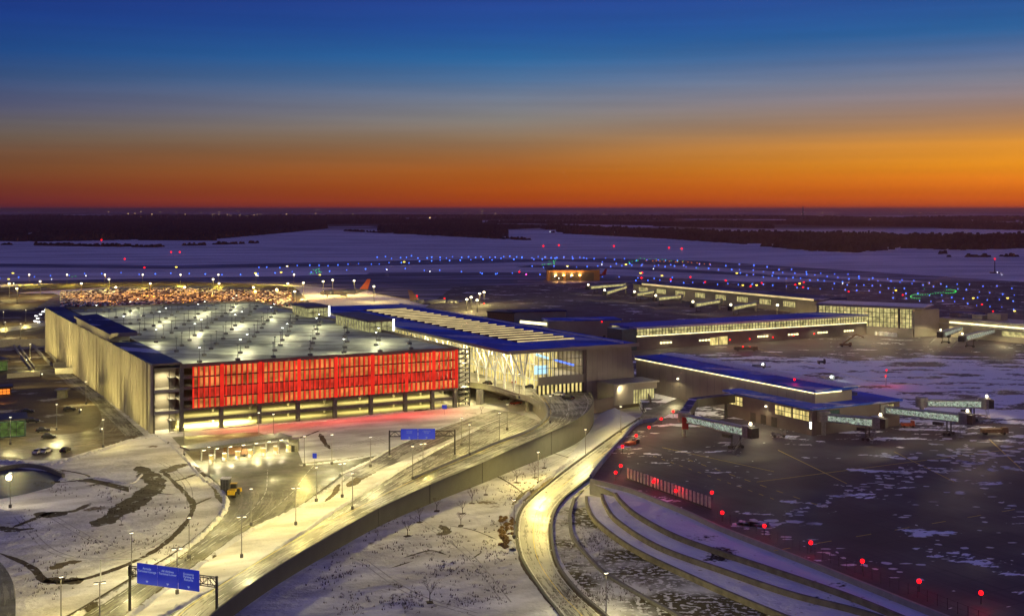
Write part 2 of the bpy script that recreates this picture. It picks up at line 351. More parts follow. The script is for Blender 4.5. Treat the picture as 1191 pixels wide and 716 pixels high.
def crom(pts, n):
    pts = [Vector(p) for p in pts]
    if len(pts) > 2:
        ex = [pts[0]*2-pts[1]]+pts+[pts[-1]*2-pts[-2]]; out = []
        for i in range(1, len(ex)-2):
            p0, p1, p2, p3 = ex[i-1:i+3]
            for k in range(12):
                u = k/12; out.append(.5*((2*p1)+(p2-p0)*u+(2*p0-5*p1+4*p2-p3)*u*u+(3*p1-p0-3*p2+p3)*u**3))
        out.append(pts[-1])
    else: out = pts
    L_ = [0]
    for a, b in zip(out, out[1:]): L_.append(L_[-1]+(b-a).length)
    res = []; j = 0
    for i in range(n):
        d = L_[-1]*i/(n-1)
        while j < len(L_)-2 and L_[j+1] < d: j += 1
        u = (d-L_[j])/max(1e-6, L_[j+1]-L_[j]); res.append(out[j].lerp(out[j+1], min(1, u)))
    return res
def px(l): return [P(*q) for q in l]
def strip(Lp, Rp, n=60, across=3, dz=0):
    """surface between two smooth edge lines (world points) with metre UVs"""
    A, B = crom(Lp, n), crom(Rp, n); mb = MB(); mb.uv = []; d = 0
    for i in range(n):
        if i: d += ((A[i]+B[i])/2-(A[i-1]+B[i-1])/2).length
        w = (B[i]-A[i]).length
        for k in range(across+1):
            mb.v.append(A[i].lerp(B[i], k/across)+Vector((0,0,dz))); mb.uv.append((w*k/across, d))
    q = across+1
    for i in range(n-1):
        for k in range(across): mb.f.append((i*q+k, i*q+k+1, (i+1)*q+k+1, (i+1)*q+k))
    # make faces look up
    a, b, c = (mb.v[j] for j in mb.f[0][:3])
    if (b-a).cross(c-a).z < 0: mb.f = [f[::-1] for f in mb.f]
    return mb
def wall(pts, n, th, top, bot, mb=None):
    """wall following a line; top/bot: functions or numbers added to the line's z"""
    A = crom(pts, n) if n else [Vector(p) for p in pts]; mb = mb or MB(); k = len(A); vs = []
    for i, p in enumerate(A):
        d = (A[min(i+1, k-1)]-A[max(i-1, 0)]); d.z = 0; d.normalize(); s_ = Vector((d.y, -d.x, 0))*th/2
        zb = bot(i/(k-1)) if callable(bot) else p.z+bot; zt = p.z+top
        vs += [(p.x-s_.x, p.y-s_.y, zb), (p.x+s_.x, p.y+s_.y, zb), (p.x+s_.x, p.y+s_.y, zt), (p.x-s_.x, p.y-s_.y, zt)]
    fs = [(3,2,1,0), tuple(4*(k-1)+j for j in range(4))]
    for i in range(k-1):
        for j in range(4): fs.append((4*i+j, 4*i+(j+1) % 4, 4*(i+1)+(j+1) % 4, 4*(i+1)+j))
    mb.add(vs, fs); return mb

# ================================================================ SETTING
g = MB(); R_ = 200000; gy = [-300, 300, 900, 2000, 5000, 12000, 40000, R_]; gx = [-R_, -20000, -3000, -800, 0, 800, 3000, 20000, R_]
for y in gy:
    for x_ in gx: g.v.append(Vector((x_, y, 0)))
k = len(gx)
for j in range(len(gy)-1):
    for i in range(k-1): g.f.append((j*k+i, j*k+i+1, (j+1)*k+i+1, (j+1)*k+i))
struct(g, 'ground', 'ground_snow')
# apron plateau: outline follows the retaining wall in front, sloping skirts behind
edge_px = [(687,557,AZ),(708,562,AZ),(735,569,AZ),(766,581,AZ),(800,595,AZ),(835,611,AZ),(870,625,AZ),(935,650,AZ),(1000,676,AZ),(1060,700,AZ),(1130,728,AZ),(1230,770,AZ)]
edge = px(edge_px)
ap = [p.copy() for p in crom(edge, 60)]
ap_poly = ap+[Vector((700,400,AZ)), Vector((900,900,AZ)), Vector((700,1330,AZ)), Vector((120,1330,AZ)), Vector((-60,1250,AZ)), W(205,260,AZ), W(199,100,AZ), W(199,-32,AZ), P(752,478,AZ), P(744,487,AZ), P(722,512,AZ), P(700,540,AZ)]
struct(MB().plate(ap_poly, 4.4), 'apron', 'apron')
# airfield: snow plain and taxiways
def band(pts, z, name, mat): struct(MB().plate([P(x_, y_, z) for x_, y_ in pts]), name, mat)
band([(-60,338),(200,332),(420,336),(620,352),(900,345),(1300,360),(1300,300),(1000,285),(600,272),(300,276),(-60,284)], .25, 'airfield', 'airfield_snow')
band([(-60,331),(200,328),(340,331),(470,341),(600,350),(640,346),(600,326),(500,317),(330,321),(100,325),(-60,329)], .55, 'taxiway', 'taxiway')
band([(-60,306),(200,308.5),(420,304),(560,301),(700,302),(560,306),(420,309),(200,312),(-60,310)], .55, 'taxiway', 'taxiway')
band([(420,322),(620,327),(820,333),(1000,343),(1300,366),(1300,358),(1060,338),(800,324),(640,316),(430,317)], .6, 'taxiway', 'taxiway')
band([(640,303),(800,309),(1000,322),(1300,343),(1300,335),(1000,315),(820,303.5),(700,300)], .6, 'runway', 'taxiway')
band([(600,310.5),(700,312),(900,322),(1100,335),(1300,350),(1300,347),(1000,325),(760,311),(620,308)], .6, 'taxiway', 'taxiway')
band([(430,340),(520,355),(620,362),(760,362),(770,340),(640,327),(560,328),(470,333)], .9, 'far_apron', 'taxiway')

# ---------------- roads at ground level
def zramp(u): return 7.5*(1-u)**1.15
# main inbound road and toll plaza
struct(strip(px([(30,740),(90,708),(150,672),(205,640),(240,612),(258,590),(256,574),(236,556)]), px([(130,740),(170,700),(240,650),(292,616),(345,592),(385,565),(412,545),(440,530)]), 60, 6, .012), 'toll_plaza', 'road_plaza')
struct(MB().plate(px([(200,508,.03),(300,502,.03),(330,514,.03),(345,520,.03),(352,538,.03),(440,528,.03),(400,560,.03),(300,572,.03),(250,566,.03),(238,550,.03),(222,532,.03)])), 'plaza_pavement', 'road_plaza')
struct(strip(px([(148,740),(215,702),(300,654),(380,600),(440,562),(480,538),(520,516),(556,498),(600,480)]), px([(250,740),(300,680),(362,634),(430,594),(470,566),(510,546),(550,528),(590,508),(630,490)]), 60, 6, .05), 'main_road', 'road')
struct(strip(px([(395,552),(430,536),(460,519),(500,502),(540,488),(575,476)]), px([(420,556),(450,543),(480,530),(520,512),(560,495),(600,480)]), 40, 3, .075), 'side_road', 'road')
struct(strip(px([(0,498),(60,505),(105,500),(118,488),(110,470),(80,448),(60,436),(0,432)]), px([(0,530),(60,535),(110,522),(155,505),(140,485),(105,455),(85,440),(70,430)]), 40, 4, .035), 'lot_pavement', 'road_lot')
struct(MB().plate(px([(-60,400,.015),(60,396,.015),(80,425,.015),(166,506,.015),(150,512,.015),(110,522,.015),(60,535,.015),(-60,533,.015)])), 'lot_ground', 'lot_mud')
struct(MB().plate(px([(-120,341,.01),(62,341,.01),(100,352,.01),(66,380,.01),(60,395,.01),(-80,399,.01)])), 'lot_ground', 'lot_mud')
struct(strip(px([(60,432),(90,452),(120,480),(146,507)]), px([(75,430),(104,448),(140,480),(168,506)]), 20, 3, .04), 'lot_lane', 'road')
struct(strip(px([(-10,400),(60,396)]), px([(-10,408),(60,404)]), 10, 2, .03), 'access_road', 'road_icy')
struct(strip(px([(-10,383),(25,378),(60,372)]), px([(-10,388),(25,383),(60,378)]), 10, 2, .03), 'access_road', 'road_icy')
struct(strip(px([(-20,640),(2,655),(16,680),(18,716),(15,760)]), px([(-60,655),(-30,668),(-10,690),(-4,716),(-10,760)]), 30, 3, .03), 'loop_road', 'road_plaza')
struct(strip(px([(60,560),(100,556),(150,566)]), px([(58,562),(100,560),(150,572)]), 10, 2, .03), 'path', 'dirt')
# lower service road (ramps up to the apron)
zl = lambda u: AZ*max(0, min(1, u))**1.3
SL = px([(664,745,0),(652,716,0),(632,690,0),(612,660,0),(603,640,0),(600,615,0),(606,592,0),(625,573,.0),(660,545,.5),(690,523,1.6),(718,503,3.0),(744,486,AZ)])
SR = px([(730,745,0),(702,716,0),(672,690,0),(649,660,0),(641,630,0),(642,603,0),(652,584,0),(674,565,.0),(695,549,.5),(722,526,1.6),(744,507,3.0),(764,490,AZ)])
struct(strip(SL, SR, 90, 5, .06), 'service_road', 'road_icy')
struct(strip(px([(744,486,AZ),(752,478,AZ),(790,462,AZ)]), px([(764,490,AZ),(790,476,AZ),(830,470,AZ)]), 14, 4, .02), 'service_lane', 'road_dark')
# snow bank between the ramp and the service road, rising to the apron
struct(strip(px([(684,502,0),(690,492,.3),(700,480,2),(715,474,AZ)]), px([(640,560,0),(668,539,.4),(700,515,1.9),(742,487,AZ)]), 20, 5, .03), 'snow_bank', 'snow')
# kerbs of the service road
tag(wall(SL, 90, .5, .35, -.6).build('kerb_wall', 'wall_grey'), 'low concrete kerb wall on the left side of the curved service road', 'kerb')
tag(wall([p+Vector((.25,0,0)) for p in SR], 90, .6, .75, -.6).build('barrier_wall', 'concrete_dark'), 'dark concrete barrier on the right side of the curved service road', 'barrier')

# ---------------- elevated ramp road
oz = [(686,458,7.6),(690,468,7.6),(684,480,7.6),(668,492,7.5),(641,505,7.0),(602,522,6.2),(561,541,5.4),(500,567,4.5),(440,595,3.8),(380,629,3.3),(320,665,3.0),(262,706,2.8),(230,735,2.7)]
iz = [(620,457,7.6),(630,466,7.6),(637,478,7.6),(632,490,7.5),(612,503,7.0),(572,518,6.0),(540,532,4.9),(480,557,3.6),(420,587,2.6),(350,622,1.9),(280,664,1.4),(215,706,1.1),(190,735,1.0)]
OE, IE = px(oz), px(iz)
struct(strip(IE, OE, 110, 5, 0), 'ramp_road', 'road')
OW = px([(x_, y_, z_) for x_, y_, z_ in oz])
rw = wall(OW, 100, .5, 1.0, lambda u: -.3); RW = tag(rw.build('retaining_wall', 'wall_grey'), 'long grey concrete retaining wall along the outer edge of the curved ramp', 'wall')
iw = wall(px(iz[:8]), 60, .4, .9, -1.3); tag(iw.build('parapet_wall', 'concrete'), 'inner concrete parapet of the curved ramp beside the gantry road', 'wall')
# fill under the ramp (inner side embankment)
inn = crom(px(iz), 80); low = [Vector((p.x-.8*p.z-1, p.y+.2*p.z, -.05)) for p in inn]
struct(strip(inn[26:], low[26:], 60, 2, -.02), 'embankment', 'snow')
tag(wall(crom(px([(x_,y_,z_) for x_,y_,z_ in iz[:5]]),20), 0, .5, -.9, lambda u: 0).build('abutment_wall','concrete'), 'curved concrete abutment under the inner bend of the elevated road', 'wall')
# departures deck in front of the terminal
dk = MB().plate([W(129,9,7.55), P(545,445,7.55), P(575,451,7.55), P(600,460,7.55), P(620,459,7.55), P(632,466,7.55), P(690,459,7.55), W(172,-33,7.55), W(158,-28,7.55), W(158,210,7.55), W(137,210,7.55), W(134.5,9,7.55)], 1.2)
struct(dk, 'departures_deck', 'road_icy')
tag(wall(px([(546,446,7.6),(575,451,7.6),(600,459,7.6),(616,463,7.6),(628,471,7.6)]), 30, .4, .9, -1.5).build('deck_parapet', 'concrete'), 'brown concrete parapet edge of the elevated departures road beside the parked cars', 'wall')
for i, (x_, y_) in enumerate([(556,470),(560,470),(613,478),(640,480)]):
    mb = MB(); p = P(x_, y_, 0); mb.tube((p.x,p.y,0), (p.x,p.y,6.4), .9, n=10)
    tag(mb.build('deck_pier', 'concrete'), 'round concrete pier under the elevated departures road', 'pier', 'piers under the departures road')

def lanes(Lp, Rp, fr, mat='paint_white', w=.16, dash=0, z=.03, n=160, name='lane_marking'):
    A, B = crom(Lp, n), crom(Rp, n); mb = MB()
    for f_ in fr:
        C_l = [a.lerp(b, f_) for a, b in zip(A, B)]
        for i in range(n-1):
            if dash and (i//2) % 3 == 0: continue
            d = C_l[i+1]-C_l[i]; d.z = 0; d.normalize(); q = Vector((-d.y, d.x, 0))*w/2; u = Vector((0,0,z)); mb.quad(C_l[i]-q+u, C_l[i+1]-q+u, C_l[i+1]+q+u, C_l[i]+q+u)
    struct(mb, name, mat)
ML = px([(148,740),(215,702),(300,654),(380,600),(440,562),(480,538),(520,516),(556,498),(600,480)]); MR = px([(250,740),(300,680),(362,634),(430,594),(470,566),(510,546),(550,528),(590,508),(630,490)])
lanes(ML, MR, (.3, .55, .8), dash=1, z=.09); lanes(ML, MR, (.06, .96), z=.09, w=.14); lanes(ML, MR, (.02, .995), 'dirt', .5, z=.075, name='gutter')
lanes(IE, OE, (.5,), dash=1, z=.03); lanes(IE, OE, (.08,), 'paint_yellow', .14, z=.03); lanes(IE, OE, (.9,), z=.03)
lanes(SL, SR, (.5,), 'paint_yellow', .14, z=.09); lanes(SL, SR, (.1, .9), z=.09); lanes(SL, SR, (.03, .97), 'dirt', .5, z=.075, name='gutter')
TL = px([(30,740),(90,708),(150,672),(205,640),(240,612),(258,590),(256,574),(236,556)]); TR = px([(130,740),(170,700),(240,650),(292,616),(345,592),(385,565),(412,545),(440,530)])
lanes(TL, TR, (.35, .62), dash=1, z=.04); lanes(TL, TR, (.04, .95), 'dirt', .6, z=.03, name='gutter')
# ---------------- terraces below the apron
c0 = crom(edge, 90)
t1 = px([(716,573,3.4),(723,582,3.4),(742,598,3.4),(787,622,3.4),(852,645,3.4),(900,661,3.4),(985,690,3.4),(1060,720,3.4),(1160,760,3.4)])
t2 = px([(700,574,2.3),(704,585,2.3),(718,604,2.3),(766,634,2.3),(843,662,2.3),(920,688,2.3),(1006,710,2.3),(1090,738,2.3),(1200,780,2.3)])
t3 = px([(682,577,1.2),(684,588,1.2),(695,606,1.2),(736,636,1.2),(809,671,1.2),(869,697,1.2),(930,722,1.2),(1000,752,1.2),(1100,800,1.2)])
def drop(l, z): return [Vector((p.x, p.y, z)) for p in l]
struct(strip(drop(c0, 3.4), t1, 90, 4, 0), 'terrace_upper', 'snow_terrace')
struct(strip(drop(t1, 2.3), t2, 90, 4, 0), 'terrace_middle', 'snow_terrace')
struct(strip(drop(t2, 1.2), t3, 90, 4, 0), 'terrace_lower', 'snow_terrace')
tag(wall(t1, 90, .8, .15, lambda u: 0).build('terrace_wall', 'terrace_stone'), 'uppermost curved retaining wall of the snowy terraces', 'wall', 'curved terrace walls')
tag(wall(t2, 90, .8, .15, lambda u: 0).build('terrace_wall', 'terrace_stone'), 'middle curved retaining wall of the snowy terraces', 'wall', 'curved terrace walls')
tag(wall(t3, 90, .8, .15, lambda u: 0).build('terrace_wall', 'terrace_stone'), 'lowest curved retaining wall of the snowy terraces', 'wall', 'curved terrace walls')
aw = wall(c0, 0, .7, .25, lambda u: 0)
tag(aw.build('apron_wall', 'concrete'), 'concrete retaining wall holding up the dark front edge of the apron', 'wall')
tag(wall([P(687,557,AZ), P(700,540,AZ), P(722,514,AZ), P(742,494,AZ), P(764,490,AZ), P(800,474,AZ)][0:5], 30, .6, 1.5, lambda u: 0).build('side_wall', 'shade_blue_parapet'), 'parapet wall coloured in blue shade between the service road and the apron', 'wall')  # blue of the shadow strip is put into the wall colour
# swale
t4 = px([(668,581,0),(663,601,0),(666,625,0),(681,645,0),(703,667,0),(739,690,0),(783,714,0),(850,750,0)])
struct(strip([p+Vector((0,0,0)) for p in drop(t3, 0)], t4, 70, 4, .05), 'swale', 'snow_brush')
struct(strip(drop(t4, 0), px([(690,560,0),(660,582,0),(645,602,0),(645,627,0),(660,663,0),(696,701,0),(730,735,0),(780,770,0)]), 60, 3, .03), 'verge', 'snow_brush')
tag(wall(t4, 70, .9, .7, -.3).build('swale_wall', 'concrete_dark'), 'dark low curved kerb wall in the weedy swale left of the terraces', 'wall')

# ---------------- left: basin, dirt streaks
struct(MB().plate(px([(-20,560,.02),(-10,548,.02),(20,544,.02),(50,547,.02),(72,554,.02),(60,566,.02),(30,574,.02),(0,580,.02),(-20,584,.02)])), 'pond', 'pond_ice')
tag(wall(px([(-20,553,0),(5,546,0),(30,543,0),(52,546,0),(74,555,0)]), 30, .8, 1.2, 0).build('pond_wall', 'concrete_dark'), 'dark curved stone wall round the blue basin at the left edge', 'wall')
def ribbon(pts, w, name='dirt_strip', mat='dirt', z=.03):
    A = crom([P(x_, y_, 0) for x_, y_ in pts], 14*len(pts)); l, r = [], []; nz_ = 1
    for i, p in enumerate(A):
        d = A[min(i+1, len(A)-1)]-A[max(i-1, 0)]; d.z = 0; d.normalize(); e = min(1, min(i, len(A)-1-i)/6)
        nz_ = .75*nz_+.25*random.uniform(.3,1.9); ww = w*(.25+.75*e)*nz_; l.append(p+Vector((-d.y, d.x, 0))*ww/2); r.append(p-Vector((-d.y, d.x, 0))*ww/2)
    pts_ = l+r[::-1]; mb = MB(); n = len(l); mb.add([q+Vector((0,0,z)) for q in l+r], [(i, i+1, n+i+1, n+i) for i in range(n-1)])
    mb.uv = [(0, 0)]*len(mb.v); struct(mb, name, mat)
ribbon([(161,542),(172,552),(182,562),(172,572),(150,588),(128,602),(110,612)], 6.5)
ribbon([(0,612),(15,616),(40,614)], 3.2); ribbon([(15,613),(40,603),(60,596),(85,594),(106,585)], 1.8); ribbon([(42,596),(60,599),(78,596)], 4)
ribbon([(0,643),(25,653),(40,662),(55,676),(90,674),(115,668),(150,655),(180,640),(205,620),(221,600),(224,585),(214,572),(200,558),(190,548)], 1.6)
ribbon([(188,550),(210,541),(222,540)], 4.0); ribbon([(222,540),(238,553),(252,568),(258,585)], 2.2)
ribbon([(55,672),(75,676),(98,673)], 4.0); ribbon([(60,662),(75,655),(95,652)], 3.0, mat='brush')
ribbon([(200,560),(215,556),(228,551)], 1.2); ribbon([(218,590),(232,584),(246,578)], 1.0); ribbon([(203,575),(180,573)], .7)
ribbon([(340,512),(360,505),(372,500)], 1.0); ribbon([(372,504),(378,515),(384,522)], 1.6)
ribbon([(405,566),(418,556),(436,545),(450,535)], 3.2, mat='brush'); ribbon([(378,583),(390,572),(393,560)], 1.6, mat='brush')
ribbon([(562,546),(590,560),(612,576)], .6); ribbon([(641,526),(655,530),(668,534)], .6); ribbon([(683,496),(697,498),(709,502)], .5)
ribbon([(523,611),(550,616),(578,627)], .5); ribbon([(597,587),(622,568),(650,548)], 3.4, mat='brush')
ribbon([(512,610),(520,618),(508,622)], 2.0); ribbon([(470,648),(500,640),(520,645)], .8); ribbon([(455,660),(480,652)], .6); ribbon([(548,650),(560,642)], .5)
ribbon([(604,640),(610,660),(632,690),(650,712)], 1.0, mat='wood_dark', z=.05)
ribbon([(65,545),(100,552),(108,560)], .8); ribbon([(100,565),(130,560),(142,562)], 1.0)
def track(pts, gauge=1.7, w=.35):
    A = crom([P(x_, y_, 0) for x_, y_ in pts], 20*len(pts)); mb = MB()
    for sg in (-1, 1):
        for i in range(len(A)-1):
            if random.random() < .12: continue
            d = A[i+1]-A[i]; d.z = 0; d.normalize(); n = Vector((-d.y, d.x, 0)); c0_, c1_ = A[i]+n*sg*gauge/2, A[i+1]+n*sg*gauge/2; u = Vector((0,0,.022)); mb.quad(c0_-n*w/2+u, c1_-n*w/2+u, c1_+n*w/2+u, c0_+n*w/2+u)
    struct(mb, 'tyre_track', 'snow_track')
track([(60,600),(110,628),(160,640),(210,612)]); track([(20,600),(60,640),(120,650),(170,632)]); track([(250,505),(330,500),(420,505),(450,515)]); track([(190,515),(260,508),(360,498)]); track([(420,650),(480,690),(560,716)]); track([(480,600),(540,640),(590,700)]); track([(600,552),(640,540),(690,512)], 1.5, .3); track([(130,545),(180,535),(215,560),(222,590)]); track([(360,530),(400,520),(450,505)])
for x_, y_, z_ in ((641,505,7.0),(561,541,5.4),(500,567,4.5),(440,595,3.8)):
    p = P(x_, y_, z_); mb = MB(); mb.box(p.x-.12, p.x+.12, p.y-.55, p.y-.2, -.2, z_+1.05); mb.build('expansion_joint', 'blackp', RW)
# ploughed snow ridges along the road edges (real little banks)
def ridge(pts, w, h, seed=1, z=0, mat='snow'):
    rg = random.Random(seed); A = crom([P(x_, y_, z) for x_, y_ in pts], 30*len(pts)); mb = MB(); k = len(A); vs = []; w_, h_ = w, h
    for i, p in enumerate(A):
        d = A[min(i+1, k-1)]-A[max(i-1, 0)]; d.z = 0; d.normalize(); n = Vector((-d.y, d.x, 0)); w_ = .6*w_+.4*w*rg.uniform(.4, 1.7); h_ = .5*h_+.5*h*rg.uniform(.2, 1.8)
        vs += [p-n*w_, p-n*w_*.45+Vector((0,0,h_*.8)), p+n*w_*.3*rg.uniform(-1,1)+Vector((0,0,h_)), p+n*w_*.6+Vector((0,0,h_*.55)), p+n*w_]
    fs = []
    for i in range(k-1):
        for j in range(4): fs.append((5*i+j, 5*i+j+1, 5*(i+1)+j+1, 5*(i+1)+j))
    mb.add(vs, fs); struct(mb, 'snow_ridge', mat)
ridge([(60,735),(103,708),(160,674),(212,641),(246,612),(262,590),(259,574),(240,556)], .9, .7, 1)
ridge([(128,735),(172,700),(242,650),(292,616),(345,592),(385,567),(398,556)], .8, .6, 2)
ridge([(150,737),(215,702),(300,654),(380,600),(440,562),(480,538),(520,516),(556,498)], .8, .6, 3)
ridge([(205,733),(250,708),(300,678),(362,633),(430,593),(470,565),(510,545),(550,527)], .5, .4, 4)
ridge([(395,552),(430,536),(460,519),(500,502),(540,488)], .6, .5, 5)
ridge([(596,640),(592,615),(598,592),(618,571),(655,543),(690,521)], .8, .7, 6)
ridge([(236,500),(300,494),(380,489),(460,480),(520,474)], .5, .4, 7)
ridge([(200,522),(260,520),(330,513),(345,516)], .7, .5, 8); ridge([(348,541),(400,536),(440,528)], .7, .5, 9)
ridge([(184,507),(200,518),(214,532),(228,548),(240,560)], .6, .5, 10); ridge([(0,537),(60,540),(112,526),(150,513),(180,507)], .9, .8, 11)
ridge([(70,560),(110,556),(150,562),(165,552)], .5, .4, 12)
# thin dry grass poking through the snow
rg = random.Random(21); mb = MB()
zones = [((20,560),(230,700),520), ((320,600),(600,714),900), ((480,540),(640,600),200), ((640,600),(760,712),900), ((190,505),(440,560),140)]
for (x0,y0),(x1,y1),cnt in zones:
    cl_ = [(rg.uniform(x0,x1), rg.uniform(y0,y1)) for _ in range(cnt//30+2)]
    for i in range(cnt):
        c_ = rg.choice(cl_); x_ = c_[0]+rg.gauss(0, 16); y_ = c_[1]+rg.gauss(0, 6)
        if not (x0 < x_ < x1 and y0 < y_ < y1): continue
        if x_ < 640 and x_ > 230 and y_ < 740-.66*(x_-230): 
            if x_ > 440: pass
            else: continue
        p = P(x_, y_, 0)
        for k in range(4):
            a_ = rg.uniform(0, 6.28); q = p+Vector((rg.uniform(-.4,.4), rg.uniform(-.3,.3), 0)); e_ = q+Vector((math.cos(a_)*.25, math.sin(a_)*.2, rg.uniform(.25,.7))); n_ = Vector((-math.sin(a_), math.cos(a_), 0))*.07; mb.add([q-n_, q+n_, e_], [(0,1,2)])
tag(mb.build('dry_grass', 'twig'), 'dry brown grass stalks poking through the snow', 'grass', kind='stuff')
# snow fragments left by the ploughs on the apron
mb = MB(); rg = random.Random(8)
def frag(x_, y_, w, dpt):
    p = P(x_, y_, AZ+.012); k = rg.randint(5, 9); a_ = [i*6.283/k for i in range(k)]; mb.plate([p+Vector((math.cos(q)*w*rg.uniform(.5,1.1), math.sin(q)*dpt*rg.uniform(.5,1.1), 0)) for q in a_])
for i in range(60): u = rg.random(); frag(915+u*155+rg.gauss(0,4), 602-u*64+rg.gauss(0,2.5), rg.uniform(.3,2.0), rg.uniform(.3,1.6))
for i in range(16): frag(rg.uniform(858,950), 0 or rg.uniform(604,613), rg.uniform(1.5,5), rg.uniform(1,2.2))
for i in range(30): u = rg.random(); frag(852+u*220, 606+u*70+rg.gauss(0,4), rg.uniform(.4,2.2), rg.uniform(.4,1.4))
for i in range(90): frag(rg.gauss(1130,45), rg.gauss(528,16), rg.uniform(.5,3.2), rg.uniform(.6,2.4))
for i in range(40): frag(rg.uniform(1050,1191), rg.uniform(560,660), rg.uniform(.3,2.2), rg.uniform(.3,1.2))
for i in range(40): u = rg.random(); frag(980+u*200, 578-u*52+rg.gauss(0,3), rg.uniform(.4,1.8), rg.uniform(.5,1.8))
for i in range(26): frag(rg.uniform(725,900), rg.uniform(525,560), rg.uniform(.2,1.1), rg.uniform(.3,.8))
tag(mb.build('snow_patches', 'snow_clean'), 'small scattered snow patches left on the dark apron', 'snow', kind='stuff')
# painted apron lines
mb = MB()
def stripe(x0, y0, x1, y1, w=.35, dash=0, m_=None):
    a, b = P(x0, y0, AZ+.008), P(x1, y1, AZ+.008); d = (b-a); ln = d.length; d.normalize(); n = Vector((-d.y, d.x, 0))*w/2; t0 = 0
    while t0 < ln:
        t1 = min(ln, t0+(dash or ln)); mb.quad(a+d*t0-n, a+d*t0+n, a+d*t1+n, a+d*t1-n); t0 = t1+(dash or 0)*1.6
stripe(800,534,960,590,.35,3); stripe(770,520,900,548,.3); stripe(880,560,1191,520,.3); stripe(900,640,1191,590,.3,5); stripe(905,523,985,562,.3); stripe(1040,525,1110,560,.3); stripe(1150,510,1191,548,.3); stripe(760,530,900,580,.25,2)
stripe(800,420,1191,455,.4); stripe(870,402,1100,470,.35); stripe(1000,400,1191,430,.35,4)
struct(mb, 'apron_markings', 'paint_yellow')
# ================================================================ GARAGE
GH = 25.8
G = thing('parking_garage', 'huge parking garage with a glowing red fin screen and open lamp-lit roof deck', 'garage', W(67, 150))
levels = [4.1, 8.2, 12.3, 16.4, 20.5]
for z in levels:
    MB().ab(10, 127, .4, 299, z-.55, z).build('floor_slab', 'concrete', G)
MB().ab(.6, 128, .1, 300, 24.05, 24.6).build('roof_deck', 'deck', G)
pp = MB(); pp.ab(10, 128, -.25, .1, 24.0, 25.7).ab(128, 128.4, -.25, 300, 24.0, 25.7).ab(10, 128, 299.9, 300.3, 24.0, 25.7)
pp.build('parapet', 'wall_brown', G)
ribs = MB()
for z in levels: ribs.ab(10, 127.5, -.3, .4, z-.7, z+.55)
ribs.build('edge_beam', 'concrete_dark', G)
cols = [25.9, 41.0, 56.8, 72.4, 88.1, 103.5, 116.0, 126.6]
for a in cols+[10.6]:
    MB().ab(a-.75, a+.75, -.9, .7, 0, 24.0).build('column', 'concrete_dark', G)
for a in cols+[12]:
    for b in (12, 26, 40): MB().ab(a-.4, a+.4, b, b+.8, 0, 24).build('inner_column', 'concrete', G)
MB().ab(10, 128, 48, 48.5, 0, 24).build('inner_wall', 'taupe', G)
MB().ab(10, 128, -1, 48, .02, .06).build('ground_floor', 'concrete', G)
# red fin screen: four storeys of fins between the columns
SA0, SA1 = 14.6, 125.5
zt = [8.6, 12.55, 16.65, 20.75, 24.9]
for i in range(4):
    f = MB(); pn = MB(); a = SA0; k = 0
    while a < SA1:
        f.ab(a, a+.5, -1.7, -.95, zt[i], zt[i+1]-.4); 
        pn.ab(a+.66, a+1.8, -1.2, -1.12, zt[i]+.1, zt[i+1]-.5); a += 2.12; k += 1
    f.build('red_fins', 'e_red_fin', G); pn.build('screen_panels', 'e_red_deep' if i == 1 else 'e_red_pale', G)
for a in cols: MB().ab(a-.7, a+.7, -1.95, -1.71, 8.6, 24.9).build('red_column_cover', 'e_red_fin', G)

# left wing: metal fin wall
fw = MB(); fw.ab(0, .5, 0, 300, 0, 25.8); fw.build('side_wall', 'fin_wall', G)
fw = MB()
for i in range(40): fw.ab(-1.0, 0, i*7.5+.4, i*7.5+1.6, 0, 25.9).ab(-1.0, 0, i*7.5+3.1, i*7.5+4.3, 0, 25.9)
fw.build('vertical_fins', 'fin_metal', G)
# stair tower at the near-left corner
st = MB(); st.ab(.5, 9.8, 6.5, 7, 0, 25).build('stair_back_wall', 'taupe_lt', G)
st = MB()
for z in (8.2, 16.4): MB().ab(.3, 10, -.3, 7, z-1.2, z).build('landing', 'concrete', G)
st = MB()
for z in (8.2, 16.4, 24.4, 0):
    if z < 24: 
        for k in range(12): st.ab(6.6, 8.2, 1.0+k*.42, 1.42+k*.42, z+k*.34, z+k*.34+.25)
        st.ab(6.4, 8.3, .2, 6, z+4.0, z+4.25)
st.build('stair_flight', 'concrete_dark', G)
for z in (0, 8.2, 16.4):
    MB().ab(.9, 5.9, .0, .06, z+.4, z+(6.6 if z else 6.7)).build('stair_glass', 'pane', G)
    MB().ab(5.9, 6.15, -.1, .1, z, z+7.2).ab(.4, .65, -.1, .1, z, z+7.2).build('stair_mullion', 'steel_dk', G)
MB().ab(-.3, 10.6, -.6, 82, 25.85, 26.3).build('stair_canopy', 'blue_roof_dk', G)
MB().ab(-.3, 10.6, -.75, -.6, 25.6, 26.4).build('canopy_fascia', 'wall_brown', G)
MB().ab(-.3, 11, 86, 190, (29.2,30,30,29.2), (29.6,30.4,30.4,29.6)).build('raised_canopy', 'blue_roof_dk', G)
MB().ab(-.35, -.1, 86, 190, 28.6, 29.5).ab(-.3, 11, 85.4, 85.9, 28.6, 30.2).build('canopy_edge', 'taupe_lt', G)
MB().ab(0, 9, 92, 184, 25.9, 28.7).build('clerestory', 'taupe_lt', G)
MB().ab(-.3, 9, 194, 300, 25.85, 26.3).build('far_canopy', 'blue_roof_dk', G)
MB().ab(10.9, 11.1, 0, 300, 24.6, 25.9).build('wing_parapet', 'wall_brown', G)
